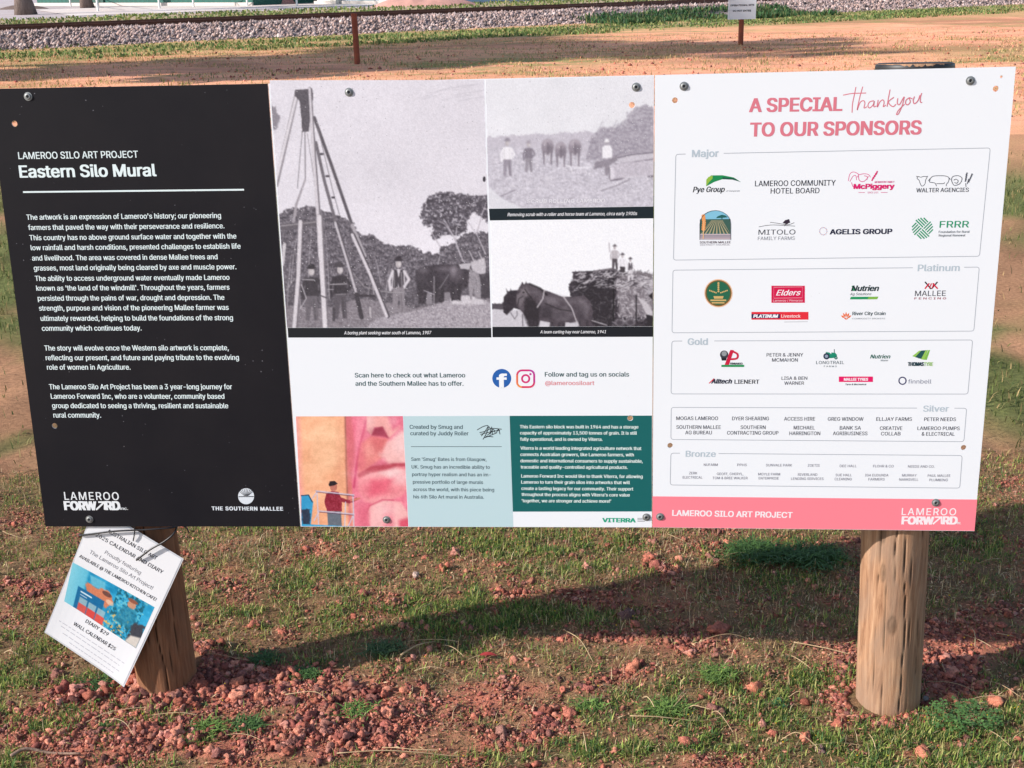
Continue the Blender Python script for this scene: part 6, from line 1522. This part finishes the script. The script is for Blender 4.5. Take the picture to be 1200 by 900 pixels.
# shed
def shed(name, px0, px1, py, hgt, depth, col, label, ribs=True, openings=()):
    a, b = G(px0, py, .3), G(px1, py, .3); d = b - a; Ld = np.linalg.norm(d[:2]); ang = atan2(d[1], d[0])
    r = empty(name, (a[0], a[1], .3), label, 'shed'); r.rotation_euler = (0, 0, ang)
    m = noisy(name + '_wall', tuple(np.array(col) * .85), col, 2, .6)
    mb = MB(); x = 0; V = []; n = int(Ld / .19)
    for i in range(n + 1):
        t = i * Ld / n; o_ = .03 * (i % 2); V += [(t, o_, 0), (t, o_, hgt)]
    mb.add(V, [(2 * i, 2 * i + 2, 2 * i + 3, 2 * i + 1) for i in range(n)]); mb.box((0, .04, 0), (Ld, depth, hgt)); mb.build('wall', m, r)
    rf = MB(); rf.add([(-.3, -.3, hgt + .02), (Ld + .3, -.3, hgt + .02), (Ld + .3, depth / 2, hgt + 1.3), (-.3, depth / 2, hgt + 1.3), (-.3, depth + .3, hgt + .02), (Ld + .3, depth + .3, hgt + .02), (0, 0, hgt), (0, depth, hgt), (Ld, 0, hgt), (Ld, depth, hgt)], [(0, 1, 2, 3), (3, 2, 5, 4), (0, 3, 4), (1, 5, 2)])
    rf.build('roof', noisy('galvanised_roof', (.5, .51, .52), (.62, .62, .62), 1, .45), r)
    for (x0, x1, z0, z1, c, nm) in openings:
        w_ = MB(); w_.box((x0, -.06, z0), (x1, .02, z1)); w_.build(nm, mat('opening_%s_%d' % (nm, int(x0 * 10)), c, .4), r)
    plinth = MB(); plinth.box((-.1, -.12, -.1), (Ld + .1, -.03, .14)); plinth.build('plinth', mat('concrete_plinth', (.5, .46, .43), .9), r)
    return r
shed('green_shed', 44, 296, 6.5, 3.6, 9, (.02, .11, .09), 'dark green corrugated shed at the far left beyond the railway', openings=((3, 6.2, 0.15, 2.9, (.012, .07, .06), 'door'), (9, 10.6, 1.2, 2.1, (.1, .13, .15), 'window')))
shed('grey_shed', 398, 512, 4.5, 3.2, 8, (.42, .52, .58), 'pale blue grey shed beyond the railway above the photo panel', openings=((1.3, 2.3, 0.15, 2.2, (.16, .3, .33), 'door'), (4, 5.2, 1, 2, (.1, .12, .15), 'window')))
shed('cream_shed', 372, 394, 4.8, 2.6, 5, (.72, .68, .60), 'small cream hut left of the pale blue grey shed')
# pale posts of a far rail fence
M_pale = mat('white_paint', (.74, .74, .72), .5)
ff = empty('pipe_fence', (*G(200, 12, .3)[:2], .3), 'pale pipe fence in front of the green shed', 'fence'); fo_ = np.array([*G(200, 12, .3)[:2], .3])
prev = None
for (px, py) in ((83, 7.5), (115, 13), (187, 10), (227, 8), (290, 7), (348, 6.5)):
    g = G(px, py, .3); mb = MB(); mb.tube([g - fo_ - np.array([0, 0, .05]), g - fo_ + np.array([0, 0, 1.25])], .045, 8); mb.build('fence_post', M_pale, ff)
    if prev is not None:
        for z in (.6, 1.2): mb = MB(); mb.tube([prev - fo_ + np.array([0, 0, z]), g - fo_ + np.array([0, 0, z])], .025, 6); mb.build('fence_rail', M_pale, ff)
    prev = g
# dirt heap and mounds
def mound(px0, px1, py, h, col, label):
    a, b = G(px0, py, .3), G(px1, py, .3); c0 = (a + b) / 2; r = np.linalg.norm(b - a) / 2
    q = np.linspace(-1.1, 1.1, 60); X, Y = np.meshgrid(q, q); R = np.hypot(X, Y); Zz = h * np.clip(1 - R ** 2, 0, 1) * (.7 + .6 * fbm(X * 3 + 4, Y * 3 + px0, 3, 4)) - .03
    V = np.stack([X * r, Y * r * .5, Zz], -1).reshape(-1, 3); i = np.arange(59)[:, None] * 60 + np.arange(59)[None]
    o = mesh_np('earth_heap', V, np.stack([i, i + 1, i + 61, i + 60], -1).reshape(-1, 4), noisy('heap_%d' % px0, tuple(np.array(col) * .7), col, 2, bump=.6, bscale=10), smooth=True); o.location = (c0[0], c0[1] + r * .5, .30); return tag(o, label, 'heap of earth')
mound(446, 548, 7.5, .45, (.62, .33, .27), 'low reddish heap of earth in front of the pale blue grey shed')
mound(0, 40, 11, .2, (.20, .14, .12), 'low dark heap of earth beside the far left tree')
mound(316, 340, 5, .5, (.42, .22, .2), 'small reddish heap of earth right of the green shed')

# --- trees
M_bark = noisy('gum_bark', (.10, .07, .06), (.22, .17, .15), 3, .9, .8, 9, stretch=(3, 3, .6), dist=.03)
M_leaf = vcol_mat('gum_leaves', .6, .3, trans=.25)
def tree(x, y, H, tr, cr, label, nl=5200, seed=1, lowest=.38, zb=0, ls=1.0):
    R = random.Random(seed); g = np.random.default_rng(seed)
    root = empty('gum_tree', (x, y, zb), label, 'tree'); mb = MB(); tips = []
    def limb(p, d, l, r, depth):
        pts = [p]; q = p.copy(); dd = d.copy()
        for i in range(5):
            dd = dd + np.array([R.uniform(-.16, .16), R.uniform(-.16, .16), .06]); dd /= np.linalg.norm(dd); q = q + dd * l / 5; pts.append(q.copy())
        mb.tube(pts, [r * (1 - .5 * i / 5) * (1.35 if depth == 0 and i == 0 else 1) for i in range(6)], 9 if depth < 2 else 5)
        if depth >= 2: tips.append((pts[3], l * .55)); tips.append((pts[5], l * .6))
        if depth < 3:
            for k in range(4 if depth == 0 else 3):
                a = R.uniform(0, 2 * pi); sp = R.uniform(.45, .95); nd = dd * .8 + np.array([cos(a) * sp, sin(a) * sp, R.uniform(-.05, .35)]); nd /= np.linalg.norm(nd)
                limb(pts[5 if k < 2 else R.choice((3, 4))], nd, l * R.uniform(.55, .75), r * .52, depth + 1)
    limb(np.array([0, 0, -.1]), np.array([R.uniform(-.08, .08), R.uniform(-.05, .05), 1.]), H * lowest, tr, 0)
    mb.build('trunk', M_bark, root, smooth=True)
    T = np.array([t[0] for t in tips]); idx = g.integers(0, len(T), nl); rad = np.array([t[1] for t in tips])[idx]
    dv = g.normal(0, 1, (nl, 3)); dv /= np.linalg.norm(dv, axis=1)[:, None]; P = T[idx] + dv * (rad * g.random(nl) ** .45)[:, None] * np.array([1, 1, .6]) * cr
    u = g.normal(0, 1, (nl, 3)); u /= np.linalg.norm(u, axis=1)[:, None]; v = np.cross(u, g.normal(0, 1, (nl, 3))); v /= np.linalg.norm(v, axis=1)[:, None]
    L_ = g.uniform(.10, .22, nl)[:, None] * ls; Wd = L_ * .3
    V = np.stack([P - u * L_, P - v * Wd, P + u * L_, P + v * Wd], 1).reshape(-1, 3)
    cl = np.array([(.05, .085, .03), (.07, .11, .04), (.10, .13, .06), (.04, .07, .035)])[g.integers(0, 4, nl)]
    mesh_np('crown', V, np.arange(nl * 4).reshape(-1, 4), M_leaf, root, np.repeat(cl, 4, 0)); return root
g = G(31, 17, .3); tree(g[0], g[1], 9, .36, 1, 'gum tree whose trunk base shows at the top left corner', 6000, 3, .45, .3)
g = G(103, 9, .3); tree(g[0], g[1], 8, .28, 1, 'slimmer gum tree trunk in front of the green shed', 5000, 4, .45, .3)
# the trees left of the view that throw the long shadows over the clay
SH = SUNV[:2] / SUNV[2]
def caster(px, py, H, cr, seed, label, nl):
    c = G(px, py); b = c[:2] + SH * H * .72
    tree(b[0], b[1], H, .24, cr, label, nl, seed, .36, 0, 1.5)
caster(520, 72, 8.0, 1.1, 11, 'spreading gum tree left of the view, nearest to the board', 9000)
caster(600, 64, 11, 1.3, 12, 'broad gum tree left of the view, behind the nearest one', 14000)
caster(650, 53, 13, 1.15, 13, 'tall gum tree left of the view, third from the board', 15000)
caster(905, 57, 14, .45, 14, 'tallest gum tree left of the view, farthest from the board', 5500)

# --- short steel posts with a wire mesh fence and its warning sign
M_rust = noisy('rusty_steel', (.30, .075, .04), (.17, .05, .03), 8, .75)
fa, fb = G(419, 75), G(868, 53)
fence = empty('wire_fence', (fa[0], fa[1], 0), 'low wire mesh fence between two rusty red steel posts before the railway', 'fence')
fd = fb - fa; Lf = np.linalg.norm(fd); fu = fd / Lf
def topz(base, py):
    d = ray(600, py)
    return None
def ztop(base, px, py):
    d = ray(px, py); t = (base[1] - EYE[1]) / d[1]; return (EYE + d * t)[2]
z1 = ztop(fa, 418, 15.5); z2 = ztop(fb, 868, 0)
for (b, zt) in ((fa, z1), (fb, max(z2, .9))):
    mb = MB(); mb.tube([b - fa - np.array([0, 0, .2]), b - fa + np.array([-.01, 0, zt])], .055, 12); mb.build('steel_post', M_rust, fence)
M_wire = mat('galvanised_wire', (.42, .40, .40), .5, .6)
e0, e1 = .52, 1.0
for z in (.12, .3, .5, .72, .92):
    mb = MB(); mb.tube([fu * Lf * t - np.array([0, 0, 0]) + np.array([0, 0, z - .03 * sin(pi * (t - e0) / (e1 - e0))]) for t in np.linspace(e0, e1, 9)], .0013, 4); mb.build('wire', M_wire, fence)
for k in range(13):
    t = e0 + (e1 - e0) * k / 13; p = fu * Lf * t; mb = MB(); mb.tube([p + np.array([0, 0, .08]), p + np.array([0.01, 0, .94])], .0013, 4); mb.build('wire', M_wire, fence)
tL_, tR_, bR_, bL_ = [at_depth(px, py, fb[1] - .07) for px, py in ((853, -4), (886, -4.5), (886, 22), (853.5, 23))]
wc = (tL_ + tR_ + bR_ + bL_) / 4
ws = empty('warning_sign', tuple(wc), 'small white operational site notice on the right rusty post', 'warning sign')
wx = np.linalg.norm(tR_ - tL_) / 2; wz = (tL_[2] - bL_[2]) / 2
mb = MB(); mb.box((-wx, -.004, -wz), (wx, .004, wz)); mb.build('sign_plate', mat('white_plate', (.78, .79, .82), .4), ws)
WT = []
for (t, cz, s_) in (('OPERATIONAL SITE', .42, .085), ('DO NOT ENTER', .12, .085)):
    cu = bpy.data.curves.new('t', 'FONT'); cu.body = t; cu.size = 1; cu.offset = .03; cu.resolution_u = 4; cu.fill_mode = 'FRONT'
    if FONT: cu.font = FONT
    o = bpy.data.objects.new('t', cu); C.objects.link(o); WT.append((o, cz))
dg2 = bpy.context.evaluated_depsgraph_get(); dg2.update(); mb = MB()
for (o, cz) in WT:
    v, fs = ext_w(o, dg2) if False else (None, None)
    me = bpy.data.meshes.new_from_object(o.evaluated_get(dg2)); vv = np.array([q.co[:] for q in me.vertices]); fs = [tuple(q.vertices) for q in me.polygons]
    x0, x1 = vv[:, 0].min(), vv[:, 0].max(); w_ = wx * (1.7 if 'SITE' in o.data.body else 1.3); sc_ = w_ / (x1 - x0); h_ = .085 * wz * 2.4
    mb.add([((q[0] - (x0 + x1) / 2) * sc_, -.0062, -wz * .12 + (wz * .28 if 'SITE' in o.data.body else -wz * .2) + q[1] * h_ / .73) for q in vv], fs)
for (o, cz) in WT: cu = o.data; bpy.data.objects.remove(o); bpy.data.curves.remove(cu)
mb.build('lettering', ink((30, 30, 36)), ws)

x, y = rng.uniform(-11, 16, 2600), rng.uniform(13, 29, 2600); kk = fbm(x * .7, y * 1.4, 97, 3) > .5; x, y = x[kk], y[kk]
v, f, c = lumps(x, y, rng.uniform(.010, .035, len(x)), 0, ECOL(x, y), .3, .5)
tag(mesh_np('scattered_clods', v, f, EARTH, None, c), 'small clods scattered over the orange ground before the railway', 'loose earth', kind='stuff')
